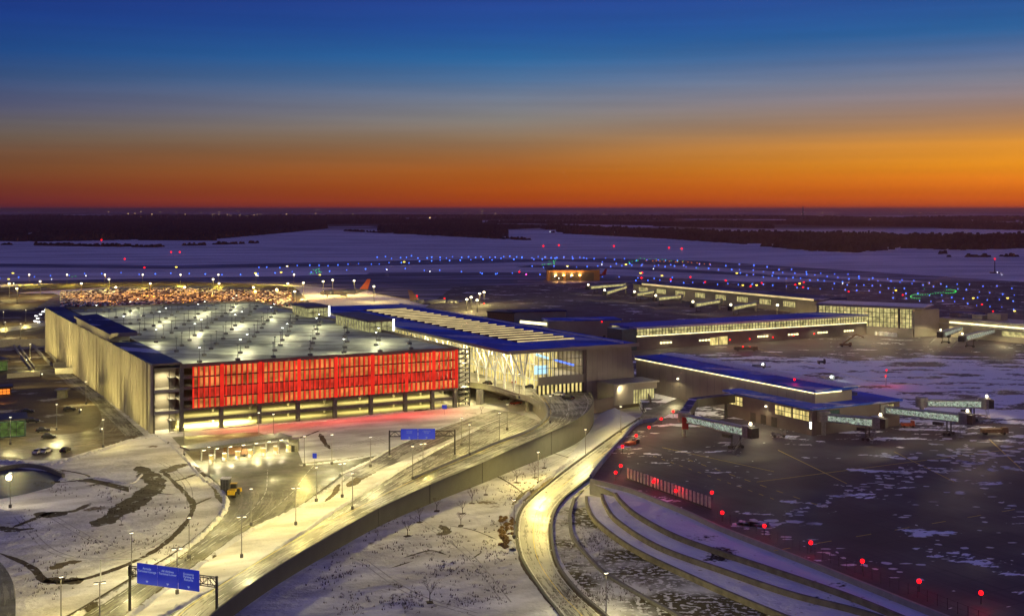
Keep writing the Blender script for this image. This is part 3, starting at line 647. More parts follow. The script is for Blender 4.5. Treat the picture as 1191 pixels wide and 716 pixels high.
# ramp lights inside (real ceiling strips with lamps)
for lv, z in enumerate([0]+levels):
    e = MB()
    for k in range(6):
        for b in (7, 22): e.ab(18+k*17, 24+k*17, b, b+.5, z+3.35, z+3.5)
    e.build('ceiling_lamps', 'e_warm', G)
for a in (26, 58, 90, 112):
    area(W(a, 9, 3.4), 2600 if a > 30 else 30000, 26, 4, (1,.80,.22), TH); area(W(a, 9, 7.5), 2600, 26, 4, (1,.8,.24), TH)
for z in (7.0, 15.2, 23.4): spot(W(5.0, 3.2, z-.5), 5000, (1,.84,.45), 170, .4, to=W(5, 3, z-5), name='stair_light')
# red light spilling from the LED screen on the forecourt snow
for a in (34, 62, 90, 112): area(W(a, -2.6, 13), 2100, 30, 6, (1,.05,.03), to=W(a, -9, 0), name='red_screen_light', spread=85)
# roof-top lift towers
for k, (b0, b1, lb) in enumerate([(86, 134, 0), (179, 206, 1)]):
    MB().ab(122, 134, b0, b1, 24.6, 29.6).build('lift_tower', 'e_deckglass', G)
    m_ = MB()
    for i in range(14 if k == 0 else 9):
        bb = b0+(b1-b0)*i/(13 if k == 0 else 8); m_.ab(121.85, 122, bb-.2, bb+.2, 24.6, 29.6); 
    for i in range(5): m_.ab(122+3*i-.2, 122+3*i+.1, b0-.15, b0, 24.6, 29.6)
    m_.ab(121.85, 134.1, b0-.16, b0-.0, 27.0, 27.3).build('tower_mullions', 'taupe', G)
    MB().ab(120.5, 135.2, b0-1.2, b1+.6, 29.6, 30.6).build('tower_roof', 'taupe', G)
    MB().ab(133.6, 134.4, b0-1.3, b0-.9, 25, 30.7).build('tower_edge_light', 'e_white', G)
# stair and scaffold bay at the right end of the front
s_ = MB()
for z in (2, 4.1, 6.2, 8.2, 10.3, 12.3, 14.4, 16.4, 18.5, 20.5, 22.6, 24.6): s_.ab(128.8, 134, .5, 4.5, z-.3, z)
s_.build('stair_platforms', 'concrete', G)
s_ = MB()
for a in (128.8, 133.9): 
    for b in (.5, 4.5): s_.ab(a, a+.35, b, b+.35, 0, 25.4)
for i in range(11): s_.bar(W(129, .6, 2+2.05*i), W(133.8, .6, 4.05+2.05*i), .25)
s_.build('stair_frame', 'steel_dk', G)
spot(W(131.5, 2.5, 19.5), 1500, (1,.85,.5), 170, .3, to=W(131.5, 2, 0), name='stair_light'); spot(W(131.5, 2, 9.6), 1500, (1,.85,.5), 170, .3, to=W(131.5, 2, 0), name='stair_light')

# roof deck lamps
def lamp_proto(name, h, arm, mat_head, label, cat='street lamp', base=.45):
    r = thing(name, label, cat)
    MB().box(-base, base, -base, base, 0, .9).build('base', 'concrete_dark', r)
    MB().tube((0,0,.9), (0,0,h), .14, .09, 8).build('pole', 'pole_grey' if h < 8 else 'pole_pale', r)
    mb = MB()
    for s__ in ((-1, 1) if arm else (0,)): mb.box(s__*arm-.4, s__*arm+.4, -.2, .2, h-.02, h+.2)
    if arm: mb.box(-arm, arm, -.06, .06, h+.05, h+.15)
    mb.build('lamp_head', 'pole_grey', r)
    mb = MB()
    for s__ in ((-1, 1) if arm else (0,)): mb.taper(s__*arm-.36, s__*arm+.36, -.17, .17, h-.14, h-.02, -.02, -.02)
    mb.build('lens', mat_head, r); return r
dl = lamp_proto('deck_lamp', 6.0, 0, 'e_lampw', 'unlit looking roof deck lamp on a dark concrete block', 'deck lamp', .8)
dl2 = lamp_proto('deck_lamp', 6.0, 0, 'steel', 'x', 'deck lamp', .8)
ORDS = 'one two three four five six seven eight nine ten eleven twelve thirteen fourteen fifteen'.split()
rnd = random.Random(3); n = 0
for i in range(8):
    for j in range(15):
        a = 20+i*15.2+(j % 2)*7; b = 11+j*19.5+rnd.uniform(-2, 2)
        if a > 119 and b > 75: continue
        if a > 125: continue
        place(dl if (i*3+j*5) % 4 == 0 else dl2, W(a, b, 24.6), TH, '%s roof deck lamp in row %s from the red front, %s from the left' % ('lit' if (i*3+j*5) % 4 == 0 else 'unlit', ORDS[j], ORDS[i]), 'lamps in rows on the garage roof deck')
        if (i*3+j*5) % 4 == 0: spot(W(a, b, 30.2), 4200, (1,.95,.55), 176, .3, to=W(a, b, 24), blend=.25, wide=6)
        n += 1

# ================================================================ TERMINAL
T = thing('terminal_building', 'large terminal with a broad blue roof, rows of lit skylights and a tall glass front', 'terminal', W(168, 100))
RZ = 26.2
MB().ab(135, 199, -33, 222, (26.0,26.0,25.4,26.2), (26.7,26.9,26.2,26.9)).build('roof', 'skylit_blue_roof', T)
MB().ab(134.7, 135, -33.3, 222, 25.7, 26.9).ab(135, 199.2, -33.4, -33.0, 25.6, 27.1).build('roof_fascia', 'taupe_lt', T)
MB().ab(135.15, 135.6, -30, 178, 25.55, 25.85).build('led_strip', 'e_led', T)
sk = MB(); skt = MB(); nsk = 21
for i in range(nsk):
    b = -4+i*9.2; a0 = 155+i*.12; a1 = 184-i*.1
    sk.ab(a0, a1, b-.3, b, 26.85, 27.32)
    skt.ab(a0, a1, b, b+6.6, (26.85,26.85,26.85,26.85), (27.4,27.4,27.0,27.0))
for i in range(0): pass
sk.build('skylight_glass', 'e_skylight', T); skt.build('skylight_monitors', 'monitor_tan', T)
MB().ab(192.5, 193.3, -30, 215, 26.9, 27.4).build('roof_gutter', 'white_metal', T)
# glass hall (a 158..176 front), interior
MB().ab(158, 197, -30, 215, 0, 7.4).build('lower_storey', 'taupe', T)
MB().ab(158, 197, -6, -5, 7.5, 25.6).build('hall_back_wall', 'e_glass', T)  # wall itself glows, standing in for the hall's interior lighting
MB().ab(172, 174, -30.5, -29, 7.5, 25.6).build('hall_pier', 'wall_brown', T)
MB().ab(158, 172, -30, -6, 14.2, 15.2).build('hall_floor', 'taupe_lt', T)
MB().ab(150, 172, -31.3, -30.6, 11.6, 15.1).build('spandrel', 'taupe', T)
MB().ab(150, 172, -31, -30.8, 15.2, 25.6).build('front_glass', 'pane', T)
MB().ab(150, 172, -30.4, -30.2, 7.9, 11.5).build('lower_windows', 'e_glass', T)
mm = MB()
for i in range(12): 
    a = 150+i*2; mm.ab(a-.12, a+.12, -31.3, -31.0, 15.1, 25.6); 
for i in range(12): mm.ab(150+i*2-.3, 150+i*2+.3, -31.1, -30.41, 7.5, 11.6)
for z in (18.6, 22.1): mm.ab(150, 172, -31.25, -31.0, z-.08, z+.08)
mm.build('mullions', 'steel_dk', T)
MB().bar(W(152, -26, 24.0), W(160, -26, 21.4), .5, 1.0).build('cyan_light_band', 'e_cyan', T)
MB().bar(W(160.2, -26, 21.4), W(170.5, -26, 18.4), .5, .8).build('blue_light_band', 'e_bluestrip', T)
MB().ab(152, 160, -25, -24.6, 15.4, 19).build('ticket_hall_screen', 'e_cyan', T)
# side glass towards the road
MB().ab(158, 158.3, -30, 200, 7.6, 24.5).build('side_glass', 'e_glass', T)
mm = MB()
for i in range(58): mm.ab(157.7, 158, -30+i*4-.15, -30+i*4+.15, 7.6, 25)
for z in (11.5, 18): mm.ab(157.75, 158, -30, 200, z-.15, z+.15)
mm.build('side_mullions', 'white_metal', T)
for i in range(18):   # V columns carrying the canopy
    b = -26+i*8.5; v = MB(); base = W(146, b, 7.5); mid = W(146, b, 13.5)
    v.tube(base, mid, .55, .5, 8); v.tube(mid, W(146, b-3.9, 25.6), .38, .26, 6); v.tube(mid, W(146, b+3.9, 25.6), .38, .26, 6)
    v.tube(mid, W(140, b, 25.6), .34, .24, 6); v.build('v_column', 'white_metal', T)
for i in range(5): 
    spot(W(143, -18+i*22, 24.8), 16000, (1,.82,.42), 165, .5, to=W(143, -18+i*22, 7), name='canopy_light')
area(W(160, -20, 24), 7000, 18, 18, (1,.86,.5), TH, name='hall_light')
# blank wall block right of the glass
MB().hexa([W(174,-31,0), W(200,-31,0), W(200,40,0), W(174,40,0)], [W(174,-31,25.8), W(196.5,-31,25.8), W(196.5,40,25.8), W(174,40,25.8)]).build('blank_wall', 'taupe', T)
g_ = MB()
for i in range(1, 9): g_.ab(174+i*2.6, 174.06+i*2.6, -31.06, -31.0, 4, 25.7)
g_.build('panel_joints', 'concrete_dark', T)
# rear of the terminal
MB().ab(196.5, 199, 40, 218, 0, 25.4).build('rear_wall', 'taupe', T)

# annex in front of the blank wall
A_ = thing('terminal_annex', 'low taupe annex with a glazed ground floor against the blank terminal wall', 'building', P(728, 458, 3))
def hb(name, mat, par, corners, z0, z1):
    mb = MB(); mb.hexa([Vector((p.x,p.y,z0)) for p in corners], [Vector((p.x,p.y,z1)) for p in corners]); return mb.build(name, mat, par)
q = [W(178,-42), W(190,-42), W(197,-31.3), W(178,-31.3)]
hb('annex_block', 'taupe_lt', A_, [W(179,-44), W(189,-44), W(189,-31.3), W(179,-31.3)], 3, 11.4)
hb('annex_roof', 'steel', A_, [W(178.5,-44.4), W(202,-44.4), W(202,-31.2), W(178.5,-31.2)], 11.4, 12.0)
hb('annex_upper', 'taupe', A_, [W(189,-44), W(201,-44), W(201,-31.3), W(189,-31.3)], 8.8, 11.4)
hb('annex_glass', 'e_glass_dim', A_, [W(189,-43.2), W(200,-43.2), W(200,-32), W(189,-32)], 3, 8.8)
mm = MB()
for i in range(9): mm.ab(189+i*1.4, 189.15+i*1.4, -43.4, -43.2, 3, 8.8)
mm.build('annex_mullions', 'steel_dk', A_)
Dk = px([(683,470,5),(700,468,5),(730,463,5),(752,461,5),(757,468,5)])
tag(wall(Dk, 24, .5, 1.6, lambda u: 1.0).build('screen_wall', 'wall_brown'), 'dark brown slatted screen wall enclosing the service yard right of the ramp bend', 'wall')
struct(MB().plate(px([(686,468,4.6),(715,458,4.6),(745,456,4.6),(756,461,4.6),(730,463,4.6),(700,468,4.6)]), 1), 'service_yard', 'road_icy')
spot(P(722, 452, 10), 1500, (1,.82,.45), 150, .3, to=P(722, 462, 4))  # added light by the annex, without a fixture

# ================================================================ CONNECTOR CONCOURSE + HEAD HOUSE
C_ = thing('near_concourse', 'long taupe concourse with a blue roof and a dotted light strip below its eaves', 'concourse', W(215, -75, AZ))
MB().ab(208, 226, -133, -18, 2, 18.0).build('wall', 'taupe', C_)
MB().ab(207, 228, -134, -18, 18.35, 19.3).build('roof', 'skylit_blue_roof', C_)
MB().ab(221, 229, -134, -18, 19.3, 19.6).build('roof_edge', 'white_metal', C_)
e = MB()
for i in range(64): e.ab(207.2, 207.6, -133+i*1.8, -133+i*1.8+1.35, 17.95, 18.3)
e.ab(207.6, 220, -134.0, -133.6, 17.95, 18.3).build('led_strip', 'e_led', C_)
j = MB()
for i in range(24): j.ab(207.94, 208, -132+i*4.8, -131.9+i*4.8, 3, 18)
j.build('panel_joints', 'concrete_dark', C_)
Hh = thing('gate_house', 'flat blue roofed gate house with lit windows at the end of the near concourse', 'building', W(222, -115, AZ))
MB().ab(200, 243, -140, -91, AZ-.5, 13.6).build('wall', 'wall_brown', Hh)
MB().ab(199.3, 243.8, -140.8, -90.4, 13.6, 14.3).build('roof', 'skylit_blue_roof', Hh)
def win(par, a0, a1, b0, b1, z0, z1, face, nb, mat='e_glass'):
    f_ = MB(); m_ = MB(); w = .25
    if face == 'a':   # on plane a=a0, spanning b
        m_.quad(W(a0-.05,b0,z0), W(a0-.05,b1,z0), W(a0-.05,b1,z1), W(a0-.05,b0,z1))
        for i in range(nb+1):
            bb = b0+(b1-b0)*i/nb; f_.ab(a0-.15, a0+.0, bb-.08, bb+.08, z0, z1)
        for z in (z0, (z0+z1)/2, z1): f_.ab(a0-.16, a0, b0-.1, b1+.1, z-.09, z+.09)
    else:
        m_.quad(W(a0,b0-.05,z0), W(a1,b0-.05,z0), W(a1,b0-.05,z1), W(a0,b0-.05,z1))
        for i in range(nb+1):
            aa = a0+(a1-a0)*i/nb; f_.ab(aa-.08, aa+.08, b0-.15, b0, z0, z1)
        for z in (z0, (z0+z1)/2, z1): f_.ab(a0-.1, a1+.1, b0-.16, b0, z-.09, z+.09)
    wn = m_.build('window', mat, par); f_.build('frame', 'steel_dk', wn)
win(Hh, 200, 0, -102, -93, 9.3, 12.8, 'a', 5); win(Hh, 200, 0, -129.5, -120.5, 9.3, 12.8, 'a', 5); win(Hh, 200, 0, -138.8, -130.2, 9.3, 12.8, 'a', 5)
win(Hh, 205, 213, -140, 0, 9.5, 12.8, 'b', 2, 'teal_dark' if 'teal_dark' in MATS else 'teal_glass'); win(Hh, 233, 240, -140, 0, 9.5, 12.8, 'b', 3, 'e_glass_dim')
mb = MB()
for b in (-108, -114, -120): mb.ab(199.9, 200, b-1.5, b+1.5, AZ, 8)
mb.build('roller_door', 'steel_dk', Hh)
for q in ((212,-118), (226,-104), (233,-126), (219,-130)):
    MB().ab(q[0], q[0]+2.5, q[1], q[1]+1.8, 14.3, 15.5).build('roof_unit', 'blue_roof_dk', Hh)
MB().ab(199.8, 200, -139.8, -139.2, 7, 9.2).build('wall_lamp', 'e_lampw', Hh)

# ================================================================ MIDDLE CONCOURSE (seen across the snowy bay)
def unit(v): v = Vector((v.x, v.y, 0)); return v.normalized()
class Fr:      # building frame from two base pixels on the apron
    def __init__(s, l, r, z=AZ):
        s.p = P(l[0], l[1], z); s.q = P(r[0], r[1], z); s.u = unit(s.q-s.p); s.w = Vector((-s.u.y, s.u.x, 0)); s.len = (s.q-s.p).length; s.z = z
    def pt(s, a, b, z): p = s.p+s.u*a+s.w*b; return Vector((p.x, p.y, z))
    def box(s, mb, a0, a1, b0, b1, z0, z1):
        q = [(a0,b0),(a1,b0),(a1,b1),(a0,b1)]
        return mb.hexa([s.pt(a,b,z0) for a,b in q], [s.pt(a,b,z1) for a,b in q])
F = Fr((741,407), (1008,389)); L1 = F.len
B = thing('middle_concourse', 'long dark concourse across the snowy bay with a continuous lit window band and blue roof', 'concourse', F.pt(L1/2, 12, AZ))
F.box(MB(), 0, L1, 0, 26, 3, 12.6).build('wall', 'wall_brown', B)
F.box(MB(), 0, L1, .4, 26, 12.6, 16.6).build('window_band', 'e_glass_dim', B)
m_ = MB()
for i in range(80): F.box(m_, i*L1/80-.12, i*L1/80+.12, .1, .39, 12.6, 16.6)
F.box(m_, 0, L1, .1, .38, 14.5, 14.7)
m_.build('mullions', 'steel_dk', B)
F.box(MB(), -1, L1+1, -1, 27, 16.6, 17.5).build('roof', 'skylit_blue_roof', B)
F.box(MB(), -1, L1+1, -1.3, -1.0, 16.5, 17.6).build('roof_edge', 'white_metal', B)
F.box(MB(), -.5, L1, -.4, 0, 12.1, 12.5).build('light_ledge', 'e_led', B)
F.box(MB(), -10, 0, .4, 16, 3, 16.6).build('stair_tower', 'teal_glass', B)
for k, a in enumerate((16, 44, 88, 112, 136, 158, 178)):
    if a+10 > L1: continue
    d = MB()
    for i in range(4): F.box(d, a+i*2.2, a+i*2.2+1.6, -.1, 0, 7.2, 8.2)
    d.build('dock_windows', 'e_white' if False else 'e_led', B)
F.box(MB(), 52, 58, -.15, 0, AZ, 8.8).build('bay_door', 'e_glass', B); F.box(MB(), 59, 65, -.15, 0, AZ, 9.2).build('bay_door', 'e_glass', B)
for a, dy in ((30,0),(80,0),(100,0),(122,0),(146,0)): pass
# far glass pavilion and tower
F2 = Fr((930,391), (1062,391)); 
B2 = thing('glass_pavilion', 'tall glass fronted pavilion glowing yellow at the joint of the concourses', 'building', F2.pt(60, 10, AZ))
g0 = P(950, 385, AZ); F3 = Fr((952,386), (1062,392)); L3 = F3.len
F3.box(MB(), 0, L3, 0, 30, 3, 10).build('wall', 'taupe', B2)
F3.box(MB(), 0, L3, .6, 30, 10, 22).build('glass_hall', 'e_glass_dim', B2)
m_ = MB()
for i in range(27): F3.box(m_, i*L3/26-.15, i*L3/26+.15, .2, .55, 10, 22)
for z in (13, 16, 19): F3.box(m_, 0, L3, .2, .5, z-.12, z+.12)
F3.box(m_, L3-9, L3-8, -.1, .6, 3, 22); m_.build('mullions', 'steel_dk', B2)
F3.box(MB(), -2, L3+6, -1.5, 31, 22, 23).build('roof', 'taupe', B2)
F3.box(MB(), -2, L3+6, 5, 31, 23, 23.3).build('roof_snow', 'white_metal', B2)
F3.box(MB(), L3-14, L3, -3, 0, 3, 9.5).build('annex', 'taupe_lt', B2)
FT = Fr((1062,392), (1091,390))
FT.box(MB(), 0, FT.len, -1, 24, 3, 21.5).build('tower', 'taupe_lt', B2)
# right concourse
F4 = Fr((1091,390), (1290,409)); L4 = F4.len
B3 = thing('right_concourse', 'pale taupe concourse running off the right edge with a lit eaves band', 'concourse', F4.pt(50, 10, AZ))
F4.box(MB(), 0, L4, 0, 26, 3, 12.2).build('wall', 'taupe_lt', B3)
F4.box(MB(), 0, L4, .8, 26, 12.2, 15).build('eaves_band', 'taupe_lt', B3)
F4.box(MB(), -1, L4, -1.5, .8, 12.2, 13.0).build('lower_roof', 'steel', B3)
F4.box(MB(), 8, L4, .2, .8, 13.2, 14.0).build('light_band', 'e_led', B3)
F4.box(MB(), 0, L4, -.2, 27, 15, 16).build('roof', 'steel', B3)
for a in (8, 44): 
    F4.box(MB(), a, a+16, -.1, 0, 8, 11).build('window', 'e_glass_dim', B3)
F4.box(MB(), 18, 24, -.6, -.1, 4, 12).build('pier', 'taupe_lt', B3); F4.box(MB(), 27, 36, 12, 20, 16, 20).build('roof_unit', 'taupe_lt', B3)
F4.box(MB(), 2, 18, 10, 24, 16, 19).build('roof_plant', 'blue_roof_dk', B3); F4.box(MB(), 19, 26, 8, 16, 16, 18.6).build('roof_unit', 'steel', B3)
# far concourse
F5 = Fr((690,338), (950,366)); L5 = F5.len
B4 = thing('far_concourse', 'distant concourse with a pale lit roof edge beyond the middle concourse', 'concourse', F5.pt(L5/2, 10, AZ))
F5.box(MB(), L5*.22, L5, 0, 30, 3, 15).build('wall', 'taupe_lt', B4)
F5.box(MB(), L5*.20, L5, -3, 31, 15, 16.4).build('roof', 'blue_roof_dk', B4)
F5.box(MB(), L5*.28, L5, -3.6, -3.0, 15.2, 16.6).build('light_band', 'e_skylight', B4)
for k in range(8):
    a = L5*(.25+.09*k); 
    w_ = F5.box(MB(), a, a+14, -.25, 0, 8.5, 12.5).build('window', 'e_glass_dim', B4)
    m_ = MB()
    for i in range(8): F5.box(m_, a+i*2, a+i*2+.3, -.4, -.26, 8.5, 12.5)
    m_.build('frame', 'steel_dk', w_)
# small taupe blocks behind the terminal
def block(pl, pr, depth, h, mat, roof, label, name='rear_block', z=AZ):
    Fq = Fr(pl, pr, z); r = thing(name, label, 'building', Fq.pt(Fq.len/2, depth/2, z))
    Fq.box(MB(), 0, Fq.len, 0, depth, z-2, z+h).build('wall', mat, r)
    Fq.box(MB(), -.5, Fq.len+.5, -.5, depth+.5, z+h, z+h+.8).build('roof', roof, r)
    d_ = MB(); 
    for i in range(4): Fq.box(d_, Fq.len*(.15+.2*i), Fq.len*(.15+.2*i)+1.6, -.12, 0, z+1, z+3.4)
    d_.build('door', 'steel_dk', r); return Fq, r
block((638,398), (722,396), 16, 12.5, 'taupe_lt', 'skylit_blue_roof', 'taupe block with a red corner light behind the right end of the terminal roof')
block((598,388), (658,386), 14, 13.5, 'taupe_lt', 'blue_roof_dk', 'pale block with a lit strip behind the middle of the terminal roof')
block((567,386), (598,388), 14, 13.0, 'hangar_brown', 'steel_dk', 'brown block with a wall lamp behind the terminal skylights')
for (x_, y_) in ((579,371), (655,381)):
    spot(P(x_, y_, 12), 1800, (1,.75,.35), 160, .5, to=P(x_, y_+12, 4)); tag(MB().ball(P(x_, y_, 12), .8).build('wall_lamp', 'e_lamp'), 'yellow wall lamp on the brown rear block' if x_ < 600 else 'yellow wall lamp on the taupe rear block', 'lamp')
mb = MB(); mb.bar(P(605,374,16), P(637,377,15), 1.0, 1.6); tag(mb.build('light_strip', 'e_led'), 'bright yellow strip light on the roof between the rear blocks', 'light strip')

# ================================================================ JET BRIDGES
def jet_bridge(rp, cp, label, group='boarding bridges', detail=True, lit='e_bridge', zfl=5.0, power=1400, side=None, lampcol=(1,.86,.45)):
    r_ = P(rp[0], rp[1], AZ); c_ = P(cp[0], cp[1], AZ)
    t_ = thing('boarding_bridge', label, 'boarding bridge', r_, group)
    d = (c_-r_); ln = d.length; d.normalize(); s = Vector((-d.y, d.x, 0)); Z = AZ+zfl; up = Vector((0,0,1))
    MB().tube(r_, r_+up*zfl, .8, .8, 10).build('pedestal', 'steel', t_)
    MB().tube(r_+up*zfl, r_+up*(zfl+3.6), 2.3, 2.3, 14).build('rotunda', 'steel', t_)
    def seg(a0, a1, w, h, name, dz):
        p, q = r_+d*a0+up*(zfl+dz), r_+d*a1+up*(zfl+dz)
        lo = [p-s*w/2, q-s*w/2, q+s*w/2, p+s*w/2]
        tn = MB().hexa([v-up*.0 for v in lo], [v+up*.5 for v in lo]); tn.hexa([v+up*(h-.45) for v in lo], [v+up*h for v in lo])
        tn.build(name+'_frame', 'steel', t_)
        li = [p-s*(w/2-.12), q-s*(w/2-.12), q+s*(w/2-.12), p+s*(w/2-.12)]
        gl = MB().hexa([v+up*.5 for v in li], [v+up*(h-.45) for v in li]).build(name, lit, t_)
        if detail:
            tr = MB(); n_ = max(3, int((a1-a0)/2.1))
            for sg in (-1, 1):
                for i in range(n_):
                    x0 = a0+(a1-a0)*i/n_; x1 = a0+(a1-a0)*(i+1)/n_; o_ = s*sg*(w/2-.03)
                    za, zb = (.5, h-.45) if i % 2 else (h-.45, .5)
                    tr.bar(r_+d*x0+o_+up*(zfl+dz+za), r_+d*x1+o_+up*(zfl+dz+zb), .13, .13)
                    tr.bar(r_+d*x0+o_+up*(zfl+dz+.5), r_+d*x0+o_+up*(zfl+dz+h-.45), .13, .13)
            tr.build('truss', 'truss_white', gl)
    seg(2, ln*.55, 2.8, 2.7, 'inner_tunnel', .1); seg(ln*.53, ln*.92, 3.2, 3.1, 'outer_tunnel', -.1)
    cb = r_+d*ln*.98
    MB().tube(cb+up*(zfl-.3), cb+up*(zfl+3.6), 2.2, 2.2, 12).build('cab', 'steel', t_)
    w = s*1.7; hd = cb+d*3.2
    MB().hexa([cb-w+up*(zfl-.2), hd-w+up*(zfl-.2), hd+w+up*(zfl-.2), cb+w+up*(zfl-.2)], [cb-w+up*(zfl+3.4), hd-w+up*(zfl+3.1), hd+w+up*(zfl+3.1), cb+w+up*(zfl+3.4)]).build('cab_bumper', 'steel_dk', t_)
    bg_ = r_+d*ln*.80; wf = MB()
    for sg in (-1, 1):
        wf.bar(bg_+s*sg*1.9+up*zfl, bg_+s*sg*1.9+up*1.1, .4, .4); wf.bar(bg_+s*sg*1.9+d*1.4+up*.7, bg_+s*sg*1.9-d*1.4+up*.7, .45, .5)
    wf.bar(bg_-s*2.4+up*.9, bg_+s*2.4+up*.9, .5, .5); wf.build('bogie', 'steel_dk', t_)
    if detail:
        for sg in (-1, 1):
            for e_ in (-1, 1):
                c = bg_+s*sg*2.1+d*e_*.9+up*.55; MB().tube(c-s*.25, c+s*.25, .55, .55, 12).build('wheel', 'rubber', t_)
        stt = MB(); q0 = cb-s*2.6; 
        for i in range(12): stt.bar(q0-s*(i*.38)-d*.5+up*(zfl-.3-i*.4), q0-s*(i*.38)+d*.5+up*(zfl-.3-i*.4), .35, .08)
        stt.bar(q0-d*.5+up*(zfl+.7), q0-s*4.4-d*.5+up*.9, .08, .08); stt.bar(q0+d*.5+up*(zfl+.7), q0-s*4.4+d*.5+up*.9, .08, .08)
        stt.build('service_stair', 'steel', t_)
        bx = MB(); b0_ = r_+d*ln*.62-s*.2+up*(zfl-1.3); bx.bar(b0_, b0_+d*3.6, 1.6, 1.0); bx.build('air_unit', 'steel_dk', t_)
    lp = cb+d*1.0+up*(zfl+4.3)
    MB().bar(lp-s*.5-up*.5, lp+s*.5-up*.5, .2, .2).tube(cb+up*(zfl+3.5)+d*1.0, lp-up*.4, .08, .08, 6).build('lamp_bracket', 'steel', t_)
    rr = .55 if detail else .9
    MB().ball(lp, rr, 8, 5).build('flood_lamp', 'e_lamp', t_)
    spot(lp+up*.8+d*1.0, power*1.1, lampcol, 176, .4, to=lp-up*6-d*3, blend=.25, wide=10)
    return t_
jet_bridge((796,507), (872,525), 'lit boarding bridge standing alone left of the gate house, its glass tunnel pointing right', power=2300)
jet_bridge((958,506), (1022,513), 'lit boarding bridge at the front corner of the gate house', power=2000)
jet_bridge((1026,496), (1124,508), 'long lit boarding bridge reaching right from the gate house side', power=2300)
jet_bridge((1072,488), (1146,489), 'rearmost of the lit bridges right of the gate house', power=2000, lampcol=(1,.7,.35))
jet_bridge((1121,391), (1094,401), 'boarding bridge beside the pale tower of the right concourse', power=1500, zfl=4.6)
jet_bridge((1162,394), (1119,406), 'longer boarding bridge nearest the right edge of the photo', power=1800, zfl=4.6)
for rp, cp, lb in (((837,359),(806,364),'distant bridge with teal glass third from the right end of the far concourse'), ((879,362),(850,368),'distant bridge with teal glass at the right part of the far concourse'),
                   ((792,353),(763,356),'distant bridge in the middle of the far concourse'), ((760,347),(738,351),'short distant bridge left of the middle of the far concourse'),
                   ((728,341),(703,349),'distant bridge crossing in front at the left end of the far concourse'), ((728,338),(684,342),'leftmost distant bridge at the tip of the far concourse'), ):
    jet_bridge(rp, cp, lb, 'distant boarding bridges', False, 'e_glass_dim', 4.6, 2600)
# fixed dark walkway of bridge one
Wk = thing('walkway_bridge', 'dark raised walkway with a bluish roof bending from the gate house to the lone bridge', 'walkway', P(820, 495, AZ))
p0 = P(796,507,AZ); p1 = P(806,492,AZ); p2 = W(200,-96,AZ); up = Vector((0,0,1))
for a_, b_, nm in ((p0, p1, 'lower_tunnel'), (p1, p2, 'upper_tunnel')):
    MB().bar(a_+up*(6.6 if a_ is p0 else 7.6), b_+up*(7.6 if a_ is p0 else 7.2), 3.0, 3.0).build(nm, 'blackp', Wk)
    MB().bar(a_+up*(8.25 if a_ is p0 else 9.25), b_+up*(9.25 if a_ is p0 else 8.85), 3.1, .3).build('tunnel_roof', 'blue_roof_dk', Wk)
MB().tube(p1, p1+up*6.2, .7, .7, 10).build('support_column', 'steel_dk', Wk); MB().tube(p2-unit(p2-p1)*4, p2-unit(p2-p1)*4+up*6, .6, .6, 10).build('support_column', 'steel_dk', Wk)
MB().box(p0.x-1.2, p0.x+1.0, p0.y-2.9, p0.y-2.4, AZ+3.0, AZ+7.2).build('red_panel', 'red_paint', Wk)

# added wall packs and spots that brighten the near and middle concourse walls
for k, (a_, b_) in enumerate(((207.6,-50),(207.6,-85),(199.6,-116),(197.5,-34))):
    q = W(a_, b_, 13 if k < 2 else 11.5); tag(MB().box(q.x-.5,q.x+.2,q.y-.3,q.y+.3,q.z-.2,q.z+.2).build('added_wall_light', 'e_lamp'), ('added lamp on the long concourse wall, nearer the terminal','added lamp on the long concourse wall, nearer the gate house','added lamp on the gate house side wall','added lamp at the corner of the blank terminal wall')[k], 'lamp'); spot(q+(W(-1.5,0)-W(0,0)), 2400, (1,.82,.42), 176, .3, to=q+(W(-6,0)-W(0,0))+Vector((0,0,-8)), blend=.3, wide=10)
for k in range(5):
    q = F.pt(20+k*38, -1.5, 11.5); spot(q+F.w*-1, 2600, (1,.82,.42), 176, .3, to=q+F.w*-6+Vector((0,0,-9)), blend=.3, wide=10, name='added_wall_spot')
for q in (F3.pt(L3*.7, -6, 12), F4.pt(12, -6, 12), F4.pt(50, -8, 12), FT.pt(10, -8, 14)): spot(q, 5200, (1,.84,.40), 176, .3, to=q+Vector((0,-3,-9)), blend=.3, wide=12)
